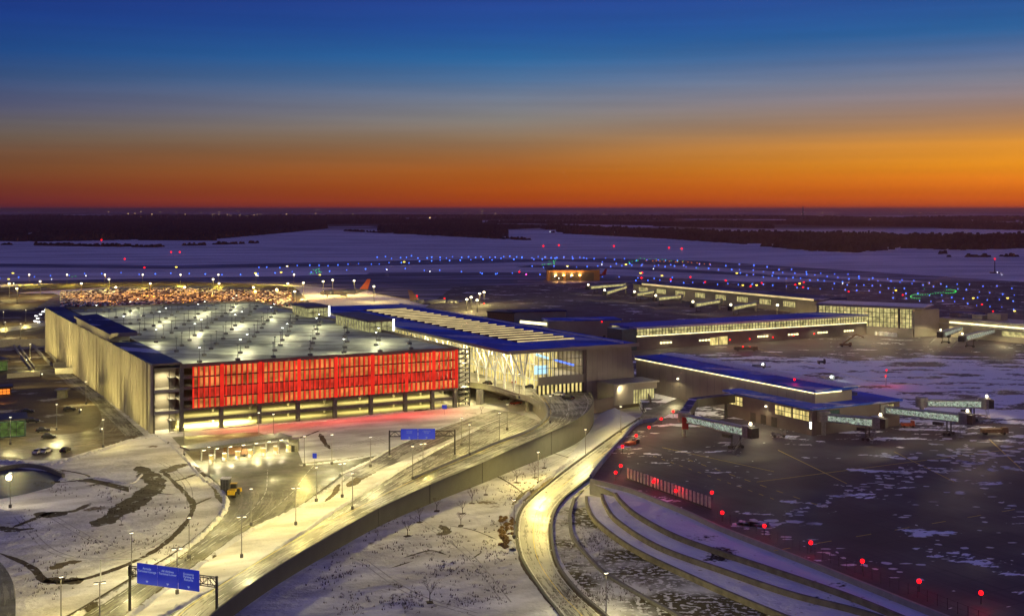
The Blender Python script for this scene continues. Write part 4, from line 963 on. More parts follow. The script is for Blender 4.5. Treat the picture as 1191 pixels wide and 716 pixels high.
# ================================================================ STREET LAMPS
lamp1 = lamp_proto('street_lamp', 10, 0, 'e_lamp', 'x', base=.35)
lamp2 = lamp_proto('street_lamp', 10, .75, 'e_lamp', 'x', base=.35)
lamps = [ (66,500,0,1.1,'added lamp in the middle of the brown lot left of the garage'), (120,520,0,1.0,'added lamp at the snowy corner of the brown lot'), (100,470,0,1.0,'added lamp near the garage side wall'), (725,470,0,1.3,'added lamp by the service yard under the blank terminal wall'), # x, y of the foot, twin?, power, label; lot and yard lamps added to brighten
 (354,542,0,.7,'lamp on the snow mound right of the toll plaza'), (398,578,1,.7,'twin lamp on the snowy strip where the plaza road narrows'),
 (431,543,0,1,'lamp between the reddish forecourt snow and the far blue sign gantry'), (492,552,1,.8,'lamp in front of the far blue sign gantry'),
 (344,610,1,.75,'lamp on the snow divider in the middle of the foreground roads'), (281,648,1,.7,'lamp on the snow divider nearest the near sign gantry'),
 (292,611,0,.8,'dark pole lamp at the edge of the toll road'), (368,583,0,.8,'dark pole lamp right of the toll road bend'),
 (206,690,1,.7,'lamp just above the near blue sign gantry'), (220,649,0,.8,'dark lamp beside the curve under the toll plaza'),
 (301,511,0,.6,'lamp at the edge of the forecourt before the second red bay'), (318,513,0,.6,'short pale lamp on the forecourt next to a dark one'),
 (243,556,0,.9,'thin lamp at the left end of the toll canopy'), (214,530,0,.7,'thin lamp by the garage corner stair'),
 (386,540,0,.5,'small lamp on the grey snow mound'),
 (537,518,0,.9,'dark lamp just behind another right of the far gantry'),
 (626,563,0,1.9,'lamp on the snow field at the verge of the service road'), (681,533,0,1.5,'lamp under the ramp wall beside the service road'),
 (598,626,0,.8,'lamp on the left of the service road bend'), (722,504,0,.9,'lamp near the top of the service road'),
 (705,722,0,1.2,'lamp in the swale at the bottom edge of the photo'), (116,735,1,.8,'lamp left of the near blue sign gantry'),
 (71,727,0,1.1,'lamp with an arm at the bottom left on the snow'), (153,669,0,.7,'thin lamp behind the near blue sign gantry'),
 (4,378,0,1,'lamp at the far left beside the access road'), (30,376,0,1,'lamp left of the far end of the garage'), (6,392,0,1,'lamp at the left edge above the bright wall'),
 (24,394,0,.9,'lamp over the bright access road wall'), (35,421,0,1,'lamp between the sunken ramps left of the garage'), (12,517,0,1.2,'bright lamp by the green lit glass building'),
 (545,470,0,.7,'lamp beneath the elevated road at the garage corner'), (590,500,0,.8,'lamp by the road passing under the terminal deck'),
]
k_ = 0
for x_, y_, tw, pw, lb in lamps:
    p = P(x_, y_, 0); zz = 0
    if (x_, y_) == (722,504): zz = 2.6; p = P(x_, y_, zz)
    place(lamp2 if tw else lamp1, (p.x, p.y, zz), random.uniform(.3, .9), lb, 'street lamps along the roads')
    spot((p.x, p.y, zz+9.4), 7000*pw, (1,.79,.21) if k_ % 3 else (1,.85,.36), 176, .35, to=(p.x, p.y, 0), blend=.25, wide=10); k_ += 1
# lamps on the ramp and departures road; inner ramp edge ones added to brighten it
for x_, y_, z, lb in ((640,492,7.4,'lamp on the ramp bend near the terminal'), (546,529,5.2,'lamp right of the far sign gantry beside the ramp'), (581,514,6.2,'lamp on the inner parapet inside the ramp bend'), (480,557,3.6,'added lamp on the inner ramp edge in front of the far gantry'), (410,592,2.5,'added lamp on the inner ramp edge at mid length'), (604,463,7.5,'lamp on the outer side of the departures road queue'),
                  (575,446,7.5,'lamp on the departures road beside the glass front')):
    p = P(x_, y_, z); place(lamp1, p, 0, lb, 'street lamps along the roads'); spot((p.x, p.y, z+9.4), 7000, (1,.81,.27), 176, .35, to=(p.x, p.y, z), blend=.25, wide=10)
# star-bright lamp by the pond
p = P(12, 590, 0); place(lamp1, p, 0, 'very bright lamp standing at the blue basin at the left edge', 'street lamps along the roads'); spot((p.x, p.y, 9.4), 4000, (1,.82,.45), 176, .35, to=p, blend=.25, wide=10)
tag(MB().ball((p.x, p.y-1, 8.8), .9).build('flood_lamp', 'e_lamp'), 'glaring round floodlight at the blue basin', 'lamp')
# added wall washers that light the garage side wall
for i, b in enumerate((12, 62, 120, 185, 250)):
    p = W(-17, b); q_ = thing('added_flood_light', 'added squat floodlight aimed at the metal side wall of the garage, %s along it' % ('nearest', 'second', 'middle', 'fourth', 'farthest')[i], 'floodlight', p, 'added floodlights washing the garage side wall')
    MB().box(p.x-.3, p.x+.3, p.y-.3, p.y+.3, 0, 1.0).build('stand', 'steel_dk', q_); MB().taper(p.x-.5, p.x+.5, p.y-.4, p.y+.4, 1.0, 1.7, .1, .1).build('lamp_head', 'e_orange_lamp' if False else 'steel', q_)
    MB().box(p.x+.5, p.x+.56, p.y-.3, p.y+.3, 1.1, 1.6).build('lens', 'e_lamp', q_)
    spot((p.x, p.y, 1.9), 52000, (1,.80,.28), 120, .4, to=W(0, b+6, 17), wide=20)

# lighting masts beyond (parking lot rim, airfield side)
mast = thing('light_mast', 'x', 'light mast'); MB().tube((0,0,0), (0,0,14), .3, .2, 6).build('pole', 'pole_grey', mast); MB().box(-1.4,1.4,-.5,.5,14,14.5).build('lamp_bar', 'steel', mast); MB().ball((0,-.8,14.2), 1.1, 8, 5, .7).build('lamp', 'e_lamp', mast)
ml = [(11,342,'lot rim mast at the left edge'), (47,339,'second lot rim mast from the left'), (127,336,'lot rim mast above the amber cars'), (248,336,'lot rim mast near the right of the yellow strip'), (20,349,'lower mast at the left of the parking lot'),
      (353,341,'mast between the lot and the orange tail'), (376,339,'mast just left of the orange tail'), (387,337,'white mast beside the orange tail'), (412,338,'mast right behind the orange tail fin'), (435,346,'lone mast on the dark apron right of the tail'),
      (558,356,'left mast of the pair behind the skylights'), (563,354,'right mast of the pair behind the skylights'), (543,364,'left mast behind the terminal roof right part'), (548,361,'middle mast behind the terminal roof'), (555,365,'right mast behind the terminal roof'),
      (904,372,'mast between the far and middle concourse'), (343,353,'mast at the right corner of the lot'), (322,350,'orange mast at the right corner of the lot')]
for i, (x_, y_, lb) in enumerate(ml):
    p = P(x_, y_+5, 0); place(mast, p, 0, 'tall '+lb, 'light masts around the airport')
    spot((p.x, p.y-1.5, 13), 16000, (1,.78,.25), 176, .6, to=p, blend=.25, wide=13)
for x_, y_, lb in ((297,354,'left of the two orange glaring lamps by the parking lot'), (322,352,'right of the two orange glaring lamps by the parking lot')):
    p = P(x_, y_, 0); o = thing('orange_lamp', lb, 'lamp', p); MB().tube(p, p+Vector((0,0,11)), .2, .15, 6).build('pole', 'pole_grey', o); MB().ball(p+Vector((0,0,11.6)), 1.2, 8, 5).build('lamp', 'e_orange_lamp', o); spot(p+Vector((0,-1.5,11)), 50000, (1,.45,.1), 165, .6, to=p)
for i in range(7):   # lamps over the far lot
    x_ = 95+i*40; y_ = 347+(i % 2)*5; p = P(x_, y_, 0); place(mast, p, 0, 'tall mast among the amber lit parked cars', 'masts among the parked cars'); spot((p.x, p.y-2, 13), 22000, (1,.36,.01), 176, .8, to=p, blend=.25, wide=13)
for i in range(9):
    x_ = -10+i*44; p = P(x_, 331.5, 0); spot((p.x, p.y, 11), 30000, (1,.76,.06), 176, .8, to=p, blend=.25, wide=11, name='rim_light')
    o = thing('rim_lamp', 'small yellow lamp along the far rim road of the parking lot', 'lamp', p, 'lamps along the rim road'); MB().tube(p, p+Vector((0,0,11)), .2, .15, 6).build('pole', 'pole_grey', o); MB().ball(p+Vector((0,0,11.6)), .9, 6, 4).build('lamp', 'e_lamp', o)

# ================================================================ FAR PARKING LOT
struct(strip(px([(62,346),(110,337),(200,333),(300,334),(346,338)]), px([(40,360),(120,359),(220,358),(300,358),(360,352)]), 30, 5, .7), 'parking_lot', 'road_dark')
struct(strip(px([(-40,338),(60,331),(150,328),(250,329),(340,334)]), px([(-40,345),(60,338),(150,333.5),(250,333.5),(350,340)]), 30, 3, .75), 'rim_road', 'lot_mud')
def lot_car_mb(mb, c, rz, L_=4.5):
    ca, sa = math.cos(rz), math.sin(rz)
    def tr(x, y, z): return (c.x+x*ca-y*sa, c.y+x*sa+y*ca, c.z+z)
    q = [(-L_/2,-.9),(L_/2,-.9),(L_/2,.9),(-L_/2,.9)]
    mb.hexa([tr(x,y,.25) for x,y in q], [tr(x*.97,y*.95,.95) for x,y in q]); q = [(-1.5,-.8),(1.1,-.8),(1.1,.8),(-1.5,.8)]
    mb.hexa([tr(x,y,.95) for x,y in q], [tr(x*.7,y*.8,1.5) for x,y in q]); return mb
spots = []
rnd = random.Random(5)
for rrow in range(26):
    b = 0
    for k in range(95):
        u = k/95; v = rrow/26
        x_ = 72+u*268; ylo = 357.5; yhi = 335.5+abs(u-.5)*9
        Yv = 1/(1/ (yhi-HY) + v*(1/(ylo-HY)-1/(yhi-HY))); y_ = HY+Yv
        if rnd.random() < .25: continue
        p = P(x_+rnd.uniform(-.4,.4), y_, .7); spots.append((p, x_, y_))
spots.sort(key=lambda s__: s__[0].y)
names = ['car_white', 'car_grey', 'car_dark', 'car_grey', 'car_dark', 'car_red']
protos = []
for i, mname in enumerate(names):
    o = lot_car_mb(MB(), Vector((0,0,0)), 0).build('parked_car', mname); o.location = (0,0,0)
    tag(o, 'x', 'car'); protos.append(o)
def orgfix(o): pass
clab = {'car_white':'white car parked in the amber lit far lot', 'car_grey':'grey car parked in the amber lit far lot', 'car_dark':'black car parked in the amber lit far lot', 'car_red':'dark red car parked in the amber lit far lot', 'yellow':'yellow car parked in the amber lit far lot'}
for i, (p, x_, y_) in enumerate(spots[:290]):
    o = protos[i % 6]
    if i >= 6: o = o.copy(); COL.objects.link(o)
    o.location = p+Vector((0,0,.25)); o.rotation_euler.z = 1.57+rnd.uniform(-.1,.1); o['label'] = clab[names[i % 6]]; o['group'] = 'cars in the far parking lot'; o['category'] = 'car'
for mname in ('car_white', 'car_dark', 'car_grey'):
    mb = MB()
    for i, (p, x_, y_) in enumerate(spots[290:]):
        if i % 3 == ('car_white', 'car_dark', 'car_grey').index(mname): lot_car_mb(mb, p, 1.57)
    tag(mb.build('distant_cars', mname), 'mass of tiny parked cars filling the rest of the far lot', 'cars', kind='stuff')

# ================================================================ VEHICLES
def car_proto(paint, label):
    r = thing('parked_car', label, 'car')
    b = MB(); prof = [(-2.25,.35),(-2.3,.75),(-2.1,.95),(-1.3,1.0),(1.1,.98),(2.1,.8),(2.28,.55),(2.2,.3)]
    b.hexa([(x,-.88,z) for x,z in prof], [(x,.88,z) for x,z in prof]); b.build('body', paint, r)
    c = MB(); c.hexa([(-1.75,-.8,1.0),(1.15,-.8,.98),(1.15,.8,.98),(-1.75,.8,1.0)], [(-1.35,-.66,1.48),(.35,-.66,1.48),(.35,.66,1.48),(-1.35,.66,1.48)]); c.build('window', 'blackp', r)
    MB().box(-1.3,.3,-.62,.62,1.485,1.53).build('roof', paint, r)
    for x_ in (-1.4,1.4):
        for y_ in (-.82,.82): MB().tube((x_,y_-.12,.33), (x_,y_+.12,.33), .33, .33, 12).build('wheel', 'rubber', r)
    for y_ in (-.6,.6): MB().box(2.2,2.3,y_-.2,y_+.2,.58,.72).build('headlight', 'white_metal', r)
    for y_ in (-.65,.65): MB().box(-2.33,-2.27,y_-.15,y_+.15,.72,.86).build('tail_light', 'red_paint', r)
    return r
cw, cd, cr = car_proto('car_white', 'x'), car_proto('car_dark', 'x'), car_proto('car_red', 'x')
for pr, x_, y_, z, rz, lb in [
    (cw,45,527,0,1.4,'white car parked on the far left of the snowy lot edge'), (cw,54,526,0,1.4,'white car parked right beside another white one'), (cd,76,525,0,1.5,'black car alone at the edge of the snow'),
    (cd,32,480,0,.3,'dark car behind the green lit glass building, farthest back'), (cd,38,491,0,.2,'dark car behind the green lit building, nearer one'), (cd,50,502,0,.3,'dark car with bright ground beside the glass building'), (cd,57,509,0,.2,'dark car right of the green lit building by the kerb'),
    (cd,81,477,0,.3,'large dark car alone in the brown lot'), (cd,557,434,7.55,2.3,'dark car waiting on the departures road near the V columns'), (cd,567,447,7.55,2.2,'dark car by the parapet of the departures road'),
    (cr,602,446,7.55,2.6,'red brown car before the glass front'), (cr,595,443,7.55,2.6,'dark red car just behind the red brown one'), (cd,617,451,7.55,2.6,'black car in the queue before the glass front'),
    (cw,630,454,7.55,2.6,'first white car of the queue at the glass front'), (cw,640,457,7.55,2.6,'second white car of the queue at the glass front'), (cw,649,460,7.55,2.6,'third white car of the queue at the glass front'), (cd,661,464,7.55,2.5,'black car at the head of the queue on the bend'),
    (cd,586,465,0,.6,'dark car under the elevated road'), (cr,600,470,0,.6,'dark red car under the elevated road'), (cd,540,457,0,.6,'dark car at the garage exit under the deck')]:
    place(pr, P(x_, y_, z), rz, lb, 'cars around the terminal roads', 1.15)
# far-left traffic with headlights
cwl = car_proto('car_white', 'x')
for y_ in (-.6,.6): MB().ball((2.5,y_,.7), .42, 6, 4).build('headlight', 'e_white', cwl)
for i, (x_, y_) in enumerate(((44,366),(46,369),(49,364),(52,361),(47,373),(55,359),(43,372))):
    p = P(x_, y_+2, 0); place(cwl, p, -1.7, 'car with bright headlights in the queue by the far garage corner', 'headlight queue', 1.1)
# loader and container by the toll plaza
ld = thing('wheel_loader', 'yellow wheel loader parked on the plaza beside a dark container', 'loader', P(271, 576, 0)); p = P(271, 576, 0)
MB().box(p.x-1.1,p.x+1.1,p.y-2.6,p.y+.2,.8,2.1).build('engine_cover', 'yellow', ld); MB().taper(p.x-.9,p.x+.9,p.y+.2,p.y+1.9,1.2,3.4,.15,.15).build('cab', 'blackp', ld); MB().box(p.x-.95,p.x+.95,p.y+.2,p.y+1.9,3.4,3.55).build('cab_roof', 'yellow', ld)
for sx_ in (-1.2,1.2):
    for sy_ in (-1.6,1.9): MB().tube((p.x+sx_-.3,p.y+sy_,.8), (p.x+sx_+.3,p.y+sy_,.8), .8, .8, 14).build('wheel', 'rubber', ld)
MB().bar((p.x-.6,p.y+1.6,1.5), (p.x-.6,p.y+4.2,.9), .3, .35).bar((p.x+.6,p.y+1.6,1.5), (p.x+.6,p.y+4.2,.9), .3, .35).build('lift_arm', 'yellow', ld)
MB().hexa([(p.x-1.5,p.y+4.1,.2),(p.x+1.5,p.y+4.1,.2),(p.x+1.5,p.y+5.3,.2),(p.x-1.5,p.y+5.3,.2)], [(p.x-1.5,p.y+4.0,1.4),(p.x+1.5,p.y+4.0,1.4),(p.x+1.5,p.y+4.6,1.4),(p.x-1.5,p.y+4.6,1.4)]).build('bucket', 'yellow', ld)
p = P(262.5, 571, 0); ct = thing('storage_container', 'dark grey upright container with a pale top beside the yellow loader', 'container', p)
MB().box(p.x-1.3,p.x+1.3,p.y-1.3,p.y+1.3,.1,3.8).build('body', 'steel_dk', ct); MB().box(p.x-1.45,p.x+1.45,p.y-1.45,p.y+1.45,3.8,4.1).build('lid', 'white_metal', ct)
rb = MB()
for i in range(6): rb.box(p.x-1.2+i*.46,p.x-1.05+i*.46,p.y-1.36,p.y-1.3,.2,3.7)
rb.build('ribs', 'steel', ct)

# ================================================================ TOLL PLAZA
TP = thing('toll_canopy', 'long low grey toll canopy with bright lamps under it across the plaza', 'canopy', P(290, 535, 0))
cl, cr_ = P(232, 541, 0), P(338, 526, 0); du = unit(cr_-cl); dw = Vector((-du.y, du.x, 0)); tl = (cr_-cl).length
def tb(mb, a0, a1, b0, b1, z0, z1):
    q = [cl+du*a+dw*b for a, b in ((a0,b0),(a1,b0),(a1,b1),(a0,b1))]
    return mb.hexa([Vector((v.x,v.y,z0)) for v in q], [Vector((v.x,v.y,z1)) for v in q])
tb(MB(), -3, tl+1, 1, 9, 4.9, 5.5).build('roof', 'booth', TP); tb(MB(), -3.1, tl+1.1, .8, 1, 4.7, 5.6).build('fascia', 'booth', TP)
nb = 7
for i in range(nb):
    a = 3+i*(tl-5)/(nb-1)
    tb(MB(), a-.2, a+.2, 5, 5.4, 0, 4.9).build('post', 'steel', TP)
    c = cl+du*(a+1.6)+dw*1
    o = thing('toll_booth', '%s of the seven small lit toll booths under the long canopy' % ('leftmost','second from left','third from left','middle one','third from right','second from right','rightmost')[i], 'booth', Vector((c.x,c.y,0)), 'toll booths under the canopy')
    tb(MB(), a+1.0, a+2.4, -.5, 2.4, 0, .2).build('island', 'concrete', o); tb(MB(), a+1.15, a+2.25, .3, 1.9, .2, 1.2).build('counter', 'white_metal', o)
    tb(MB(), a+1.2, a+2.2, .35, 1.85, 1.2, 2.5).build('window', 'e_warm', o); tb(MB(), a+1.0, a+2.4, .1, 2.1, 2.5, 2.75).build('roof', 'booth', o)
    tb(MB(), a+1.5, a+1.62, -.4, -.28, .2, 1.3).build('gate_post', 'yellow', o)
    bq = cl+du*(a-1.0)+dw*.6
    tag(tb(MB(), a-1.3, a-.3, 1.2, 1.8, 4.45, 4.65).build('canopy_lamp', 'e_lamp'), '%s of the seven bright lamps hanging under the toll canopy' % ('leftmost','second from left','third from left','middle one','third from right','second from right','rightmost')[i], 'lamp', 'lamps under the toll canopy')
    spot(Vector((bq.x,bq.y,4.3)), 4000, (1,.86,.5), 165, .3, to=Vector((bq.x,bq.y,0)))
k1 = thing('control_hut', 'small square taupe hut at the right end of the toll canopy', 'hut', P(342, 524, 0)); p = P(342, 524, 0)
MB().box(p.x-1.6,p.x+1.6,p.y-1.6,p.y+1.6,0,4.2).build('wall', 'booth', k1); MB().box(p.x-1.8,p.x+1.8,p.y-1.8,p.y+1.8,4.2,4.5).build('roof', 'steel', k1); MB().box(p.x-.5,p.x+.5,p.y-1.66,p.y-1.6,0,2.2).build('door', 'steel_dk', k1)
pv = P(271,530,0); vn = thing('truck', 'reddish brown box truck waiting behind the toll canopy', 'truck', pv); MB().box(pv.x-3,pv.x+3,pv.y-1.2,pv.y+1.2,.9,5.9 if False else 3.3).build('box_body', 'hangar_brown', vn); MB().taper(pv.x+3.1,pv.x+5,pv.y-1.1,pv.y+1.1,.7,2.6,.2,.1).build('cab', 'hangar_brown', vn)
for q in (-2,2,4.2): MB().tube((pv.x+q,pv.y-1.25,.5),(pv.x+q,pv.y+1.25,.5),.5,.5,10).build('wheel', 'rubber', vn)

# ================================================================ SIGN GANTRIES
def text_obj(s, loc, size, rot, par, mat='e_signtext', name='lettering'):
    cu = bpy.data.curves.new(name, 'FONT'); cu.body = s; cu.size = size; cu.align_x = 'CENTER'; cu.extrude = .02; cu.space_line = .85
    o = bpy.data.objects.new(name, cu); me = bpy.data.meshes.new_from_object(o); bpy.data.objects.remove(o); me.materials.clear(); me.materials.append(MATS[mat])
    o2 = bpy.data.objects.new(name, me); COL.objects.link(o2); o2.parent = par; o2.location = Vector(loc)-Vector(ORG[par.name]); o2.rotation_euler = rot; ORG[o2.name] = ORG[par.name]; return o2
def gantry(pl, pr, h, s0, s1, panels, sh, label):
    a, b = P(*pl, 0), P(*pr, 0); d = unit(b-a); ln = (b-a).length; n = Vector((d.y, -d.x, 0))
    if n.y > 0: n = -n
    t_ = thing('sign_gantry', label, 'sign gantry', (a+b)/2, 'blue sign gantries over the road'); up = Vector((0,0,1))
    for q in (a, b):
        MB().tube(q, q+up*(h+.4), .32, .26, 10).build('post', 'steel_dk', t_); MB().tube(q, q+up*.5, .8, .7, 10).build('footing', 'concrete', t_)
    tr = MB()
    for zz in (h, h-1.7):
        for of in (-.5, .5): tr.bar(a+n*of+up*zz, b+n*of+up*zz, .16, .16)
    k = int(ln/1.8)
    for i in range(k):
        x0, x1 = ln*i/k, ln*(i+1)/k
        for of in (-.5, .5): tr.bar(a+d*x0+n*of+up*(h if i % 2 else h-1.7), a+d*x1+n*of+up*(h-1.7 if i % 2 else h), .1, .1); tr.bar(a+d*x0+n*of+up*h, a+d*x0+n*of+up*(h-1.7), .1, .1)
    tr.build('truss', 'steel_dk', t_)
    w = (s1-s0)*ln/len(panels); zc = h-.85; rz = math.atan2(d.y, d.x)
    for i, (txt) in enumerate(panels):
        p0 = a+d*(s0*ln+i*w+.06)+n*.75; p1 = a+d*(s0*ln+(i+1)*w-.06)+n*.75
        q = MB().hexa([p0-up*(sh/2)+up*zc, p1-up*(sh/2)+up*zc, p1-n*.12-up*(sh/2)+up*zc, p0-n*.12-up*(sh/2)+up*zc], [p0+up*(sh/2)+up*zc, p1+up*(sh/2)+up*zc, p1-n*.12+up*(sh/2)+up*zc, p0-n*.12+up*(sh/2)+up*zc]).build('sign_panel', 'sign_face', t_)
        c = (p0+p1)/2+n*.04+up*(zc+sh*.22)
        text_obj(txt, c, sh*.16, (math.pi/2, 0, rz), q)
        c2 = (p0+p1)/2+n*.02+up*(zc-sh*.38)
        for dx in ((0,) if w < 6 else (-w*.25, w*.2)): MB().add([c2+d*(dx-.35)+up*.30, c2+d*(dx+.35)+up*.30, c2+d*dx-up*.15], [(0,1,2)]).build('arrow', 'e_signtext', q)
    return t_
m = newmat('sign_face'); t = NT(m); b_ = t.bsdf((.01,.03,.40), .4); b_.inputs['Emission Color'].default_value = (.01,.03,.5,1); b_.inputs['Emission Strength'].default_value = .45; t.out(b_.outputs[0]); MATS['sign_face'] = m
gantry((151,712), (252,727), 9.7, .11, .83, ['Arrivals\nTerminal Garage', 'All Airlines\nTerminal Lower', 'Economy\nParking &\nReturns'], 4.3, 'blue three panel sign gantry over the road in the bottom left foreground')
gantry((453,531), (529,530), 8.7, .17, .70, ['Terminal\nArrivals', 'Departures\nGarage'], 3.6, 'smaller blue sign gantry over the road in front of the red garage')
# cantilever mast arm
p = P(117,680,0); ma = thing('mast_arm', 'thin pole with a long horizontal arm behind the near sign gantry', 'mast', p); MB().tube(p, p+Vector((0,0,5.8)), .16, .13).build('pole', 'white_metal', ma); MB().tube(p+Vector((0,0,5.7)), p+Vector((13,3,5.3)), .12, .06).build('arm', 'white_metal', ma)
for x_, y_, s_s, lb, r2 in ((517,482,1.0,'small blue square sign under the right end of the red screen',1), (366,541,.7,'tiny blue sign on the snow right of the toll plaza',1)):
    p = P(x_, y_, 0); o = thing('road_sign', lb, 'sign', p, 'small blue road signs'); MB().tube(p, p+Vector((0,0,3.2)), .06, .06, 6).build('post', 'steel', o); MB().box(p.x-1*s_s,p.x+1*s_s,p.y-.12,p.y-.04,2.4,4.1).build('panel', 'sign_face', o)

# ================================================================ LEFT EDGE BUILDINGS
def hut(pl, pr, depth, h, mat, roofm, label, glass=None, z=0, name='low_building'):
    Fq = Fr(pl, pr, z); r = thing(name, label, 'building', Fq.pt(Fq.len/2, depth/2, z))
    Fq.box(MB(), 0, Fq.len, 0, depth, z, z+h).build('wall', mat, r); Fq.box(MB(), -.8, Fq.len+.8, -.8, depth+.8, z+h, z+h+.6).build('roof', roofm, r)
    if glass:
        w_ = Fq.box(MB(), .5, Fq.len-.5, -.1, -.02, z+.5, z+h-.6).build('window', glass, r); m_ = MB()
        for i in range(8): Fq.box(m_, .5+(Fq.len-1)*i/7-.1, .5+(Fq.len-1)*i/7+.1, -.25, -.1, z+.3, z+h-.5)
        Fq.box(m_, .5, Fq.len-.5, -.24, -.1, z+h*.5-.1, z+h*.5+.1); m_.build('frame', 'steel_dk', w_)
    return r
hut((-40,512), (30,507), 14, 6.2, 'teal_glass', 'steel_dk', 'dark low building with green lit glass at the left edge', 'e_green_glass')
hut((-30,434), (9,431), 12, 5.5, 'teal_glass', 'steel_dk', 'dark flat roofed building above the orange shelter at the left edge', 'e_green_glass')
r = hut((-20,461), (13,459), 8, 3.4, 'hangar_brown', 'steel_dk', 'small shelter glowing orange inside at the left edge', 'e_orange')
spot(P(2, 462, 3), 900, (1,.4,.1), 160, .3, to=P(2, 468, 0))
hut((66,463), (76,463), 3, 3.5, 'booth', 'steel', 'tiny grey cabin in the middle of the brown lot')
for l, r2, h, lb in (((-10,404),(54,402),4.5,'bright retaining wall of the access road left of the garage'), ((8,440),(46,437),2.4,'low bright wall below the sunken ramps'), ((62,428),(77,427),3.0,'short lit wall at the foot of the garage side, upper'), ((64,435),(86,434),3.0,'short lit wall at the foot of the garage side, lower')):
    a, b = P(*l, 0), P(*r2, 0); tag(wall([a, b], 0, .6, h, 0).build('low_wall', 'concrete'), lb, 'wall', 'low walls left of the garage')
for x0, y0, x1, y1 in ((16,404,36,430), (22,404,40,429), (38,403,58,424), (52,406,66,422)):
    a, b = P(x0,y0,0), P(x1,y1,0); tag(wall([a, b], 0, .8, 1.6, 0).build('ramp_wall', 'concrete'), 'pale side wall of a sunken ramp left of the garage', 'wall', 'side walls of the sunken ramps')
for x_, y_ in ((20,400),(50,400),(75,424),(88,432),(30,434)): spot(P(x_, y_+4, 5.5), 2500, (1,.76,.28), 176, .4, to=P(x_, y_+6, 0), blend=.25, wide=8)

# ================================================================ BLAST FENCE, PERIMETER LIGHTS
fa, fb = P(729,556,AZ), P(828,592,AZ); fd = unit(fb-fa); fl_ = (fb-fa).length
bf = thing('blast_fence', 'row of pale upright slats along the front edge of the apron', 'fence', (fa+fb)/2)
mb = MB(); ns = 24
for i in range(ns):
    c = fa+fd*(fl_*(i+.5)/ns); mb.bar(c-fd*.5, c+fd*.5, .25, .01)
mb = MB()
for i in range(ns):
    c = fa+fd*(fl_*(i+.2)/ns); e_ = c+fd*(fl_*.5/ns); n = Vector((fd.y, -fd.x, 0))*.12
    mb.hexa([c-n, e_-n, e_+n, c+n], [v+Vector((0,0,3.2)) for v in (c-n, e_-n, e_+n, c+n)])
mb.build('slats', 'slat_pale', bf); MB().bar(fa+Vector((0,0,.15))+Vector((fd.y,-fd.x,0))*.3, fb+Vector((0,0,.15))+Vector((fd.y,-fd.x,0))*.3, .3, .3).bar(fa+Vector((0,0,2.9))-Vector((fd.y,-fd.x,0))*.3, fb+Vector((0,0,2.9))-Vector((fd.y,-fd.x,0))*.3, .2, .2).build('rail', 'steel_dk', bf)
rp = thing('red_light', 'x', 'obstruction light'); MB().tube((0,0,0), (0,0,2.0), .1, .08, 6).build('post', 'steel_dk', rp); MB().ball((0,0,2.3), .5, 8, 5).build('lamp', 'e_red', rp)
near_red = [(716,558,'leftmost red light at the corner of the apron edge'), (722,550,'red light just behind the apron corner'), (760,569,'red light behind the left part of the pale slats'), (786,580,'red light in the middle of the pale slats'),
            (828,582,'red light at the right end of the pale slats'), (840,606,'first red light right of the slats'), (889,622,'second red light right of the slats'), (943,642,'third red light right of the slats'), (1003,664,'fourth red light right of the slats'), (1069,688,'second red light from the right end of the apron edge'), (1141,702,'last red light at the lower right of the apron'),
            (724,527,'lowest red light along the service road parapet'), (740,514,'second red light up the service road parapet'), (755,504,'third red light up the service road parapet'), (769,494,'fourth red light up the service road parapet'), (783,485,'highest red light along the service road parapet')]
for x_, y_, lb in near_red:
    p = P(x_, y_, AZ); place(rp, p, 0, lb, 'red lights round the apron edge'); spot(p+Vector((0,0,3.0)), 300, (1,.01,.02), typ='POINT', rad=.3)
# perimeter fence
pf = thing('wire_fence', 'thin dark wire fence with posts along the lower right apron edge', 'fence', P(1050, 690, AZ)); A = crom([P(x_, y_-8, AZ) for x_, y_, _ in edge_px[5:]], 40); mb = MB(); rr = MB()
for i, q in enumerate(A): MB().tube(q, q+Vector((0,0,2.4)), .06, .06, 5).build('post', 'steel_dk', pf)
for i in range(39): 
    for z in (.3, 1.2, 2.3): rr.bar(A[i]+Vector((0,0,z)), A[i+1]+Vector((0,0,z)), .03, .03)
rr.build('wires', 'steel_dk', pf)
# vehicles on the service road top
for x_, y_, lb in ((735,520,'orange work truck on the service road by the red lights'),):
    p = P(x_, y_, 3.4); o = thing('work_truck', lb, 'truck', p); ca = .9
    mb = MB(); mb.bar(p+Vector((-2,-2.2,1.4)), p+Vector((.6,.6,1.4)), 2.2, 1.4); mb.build('bed', 'orange', o); MB().bar(p+Vector((.8,.9,1.6)), p+Vector((2,2.2,1.5)), 2.1, 1.9).build('cab', 'car_dark', o)
    for q in ((-1.4,-1.4),(1.4,1.5)): MB().tube(p+Vector((q[0]-1,q[1]+.9,.5)), p+Vector((q[0]+1,q[1]-.9,.5)), .5, .5, 10).build('wheel', 'rubber', o)
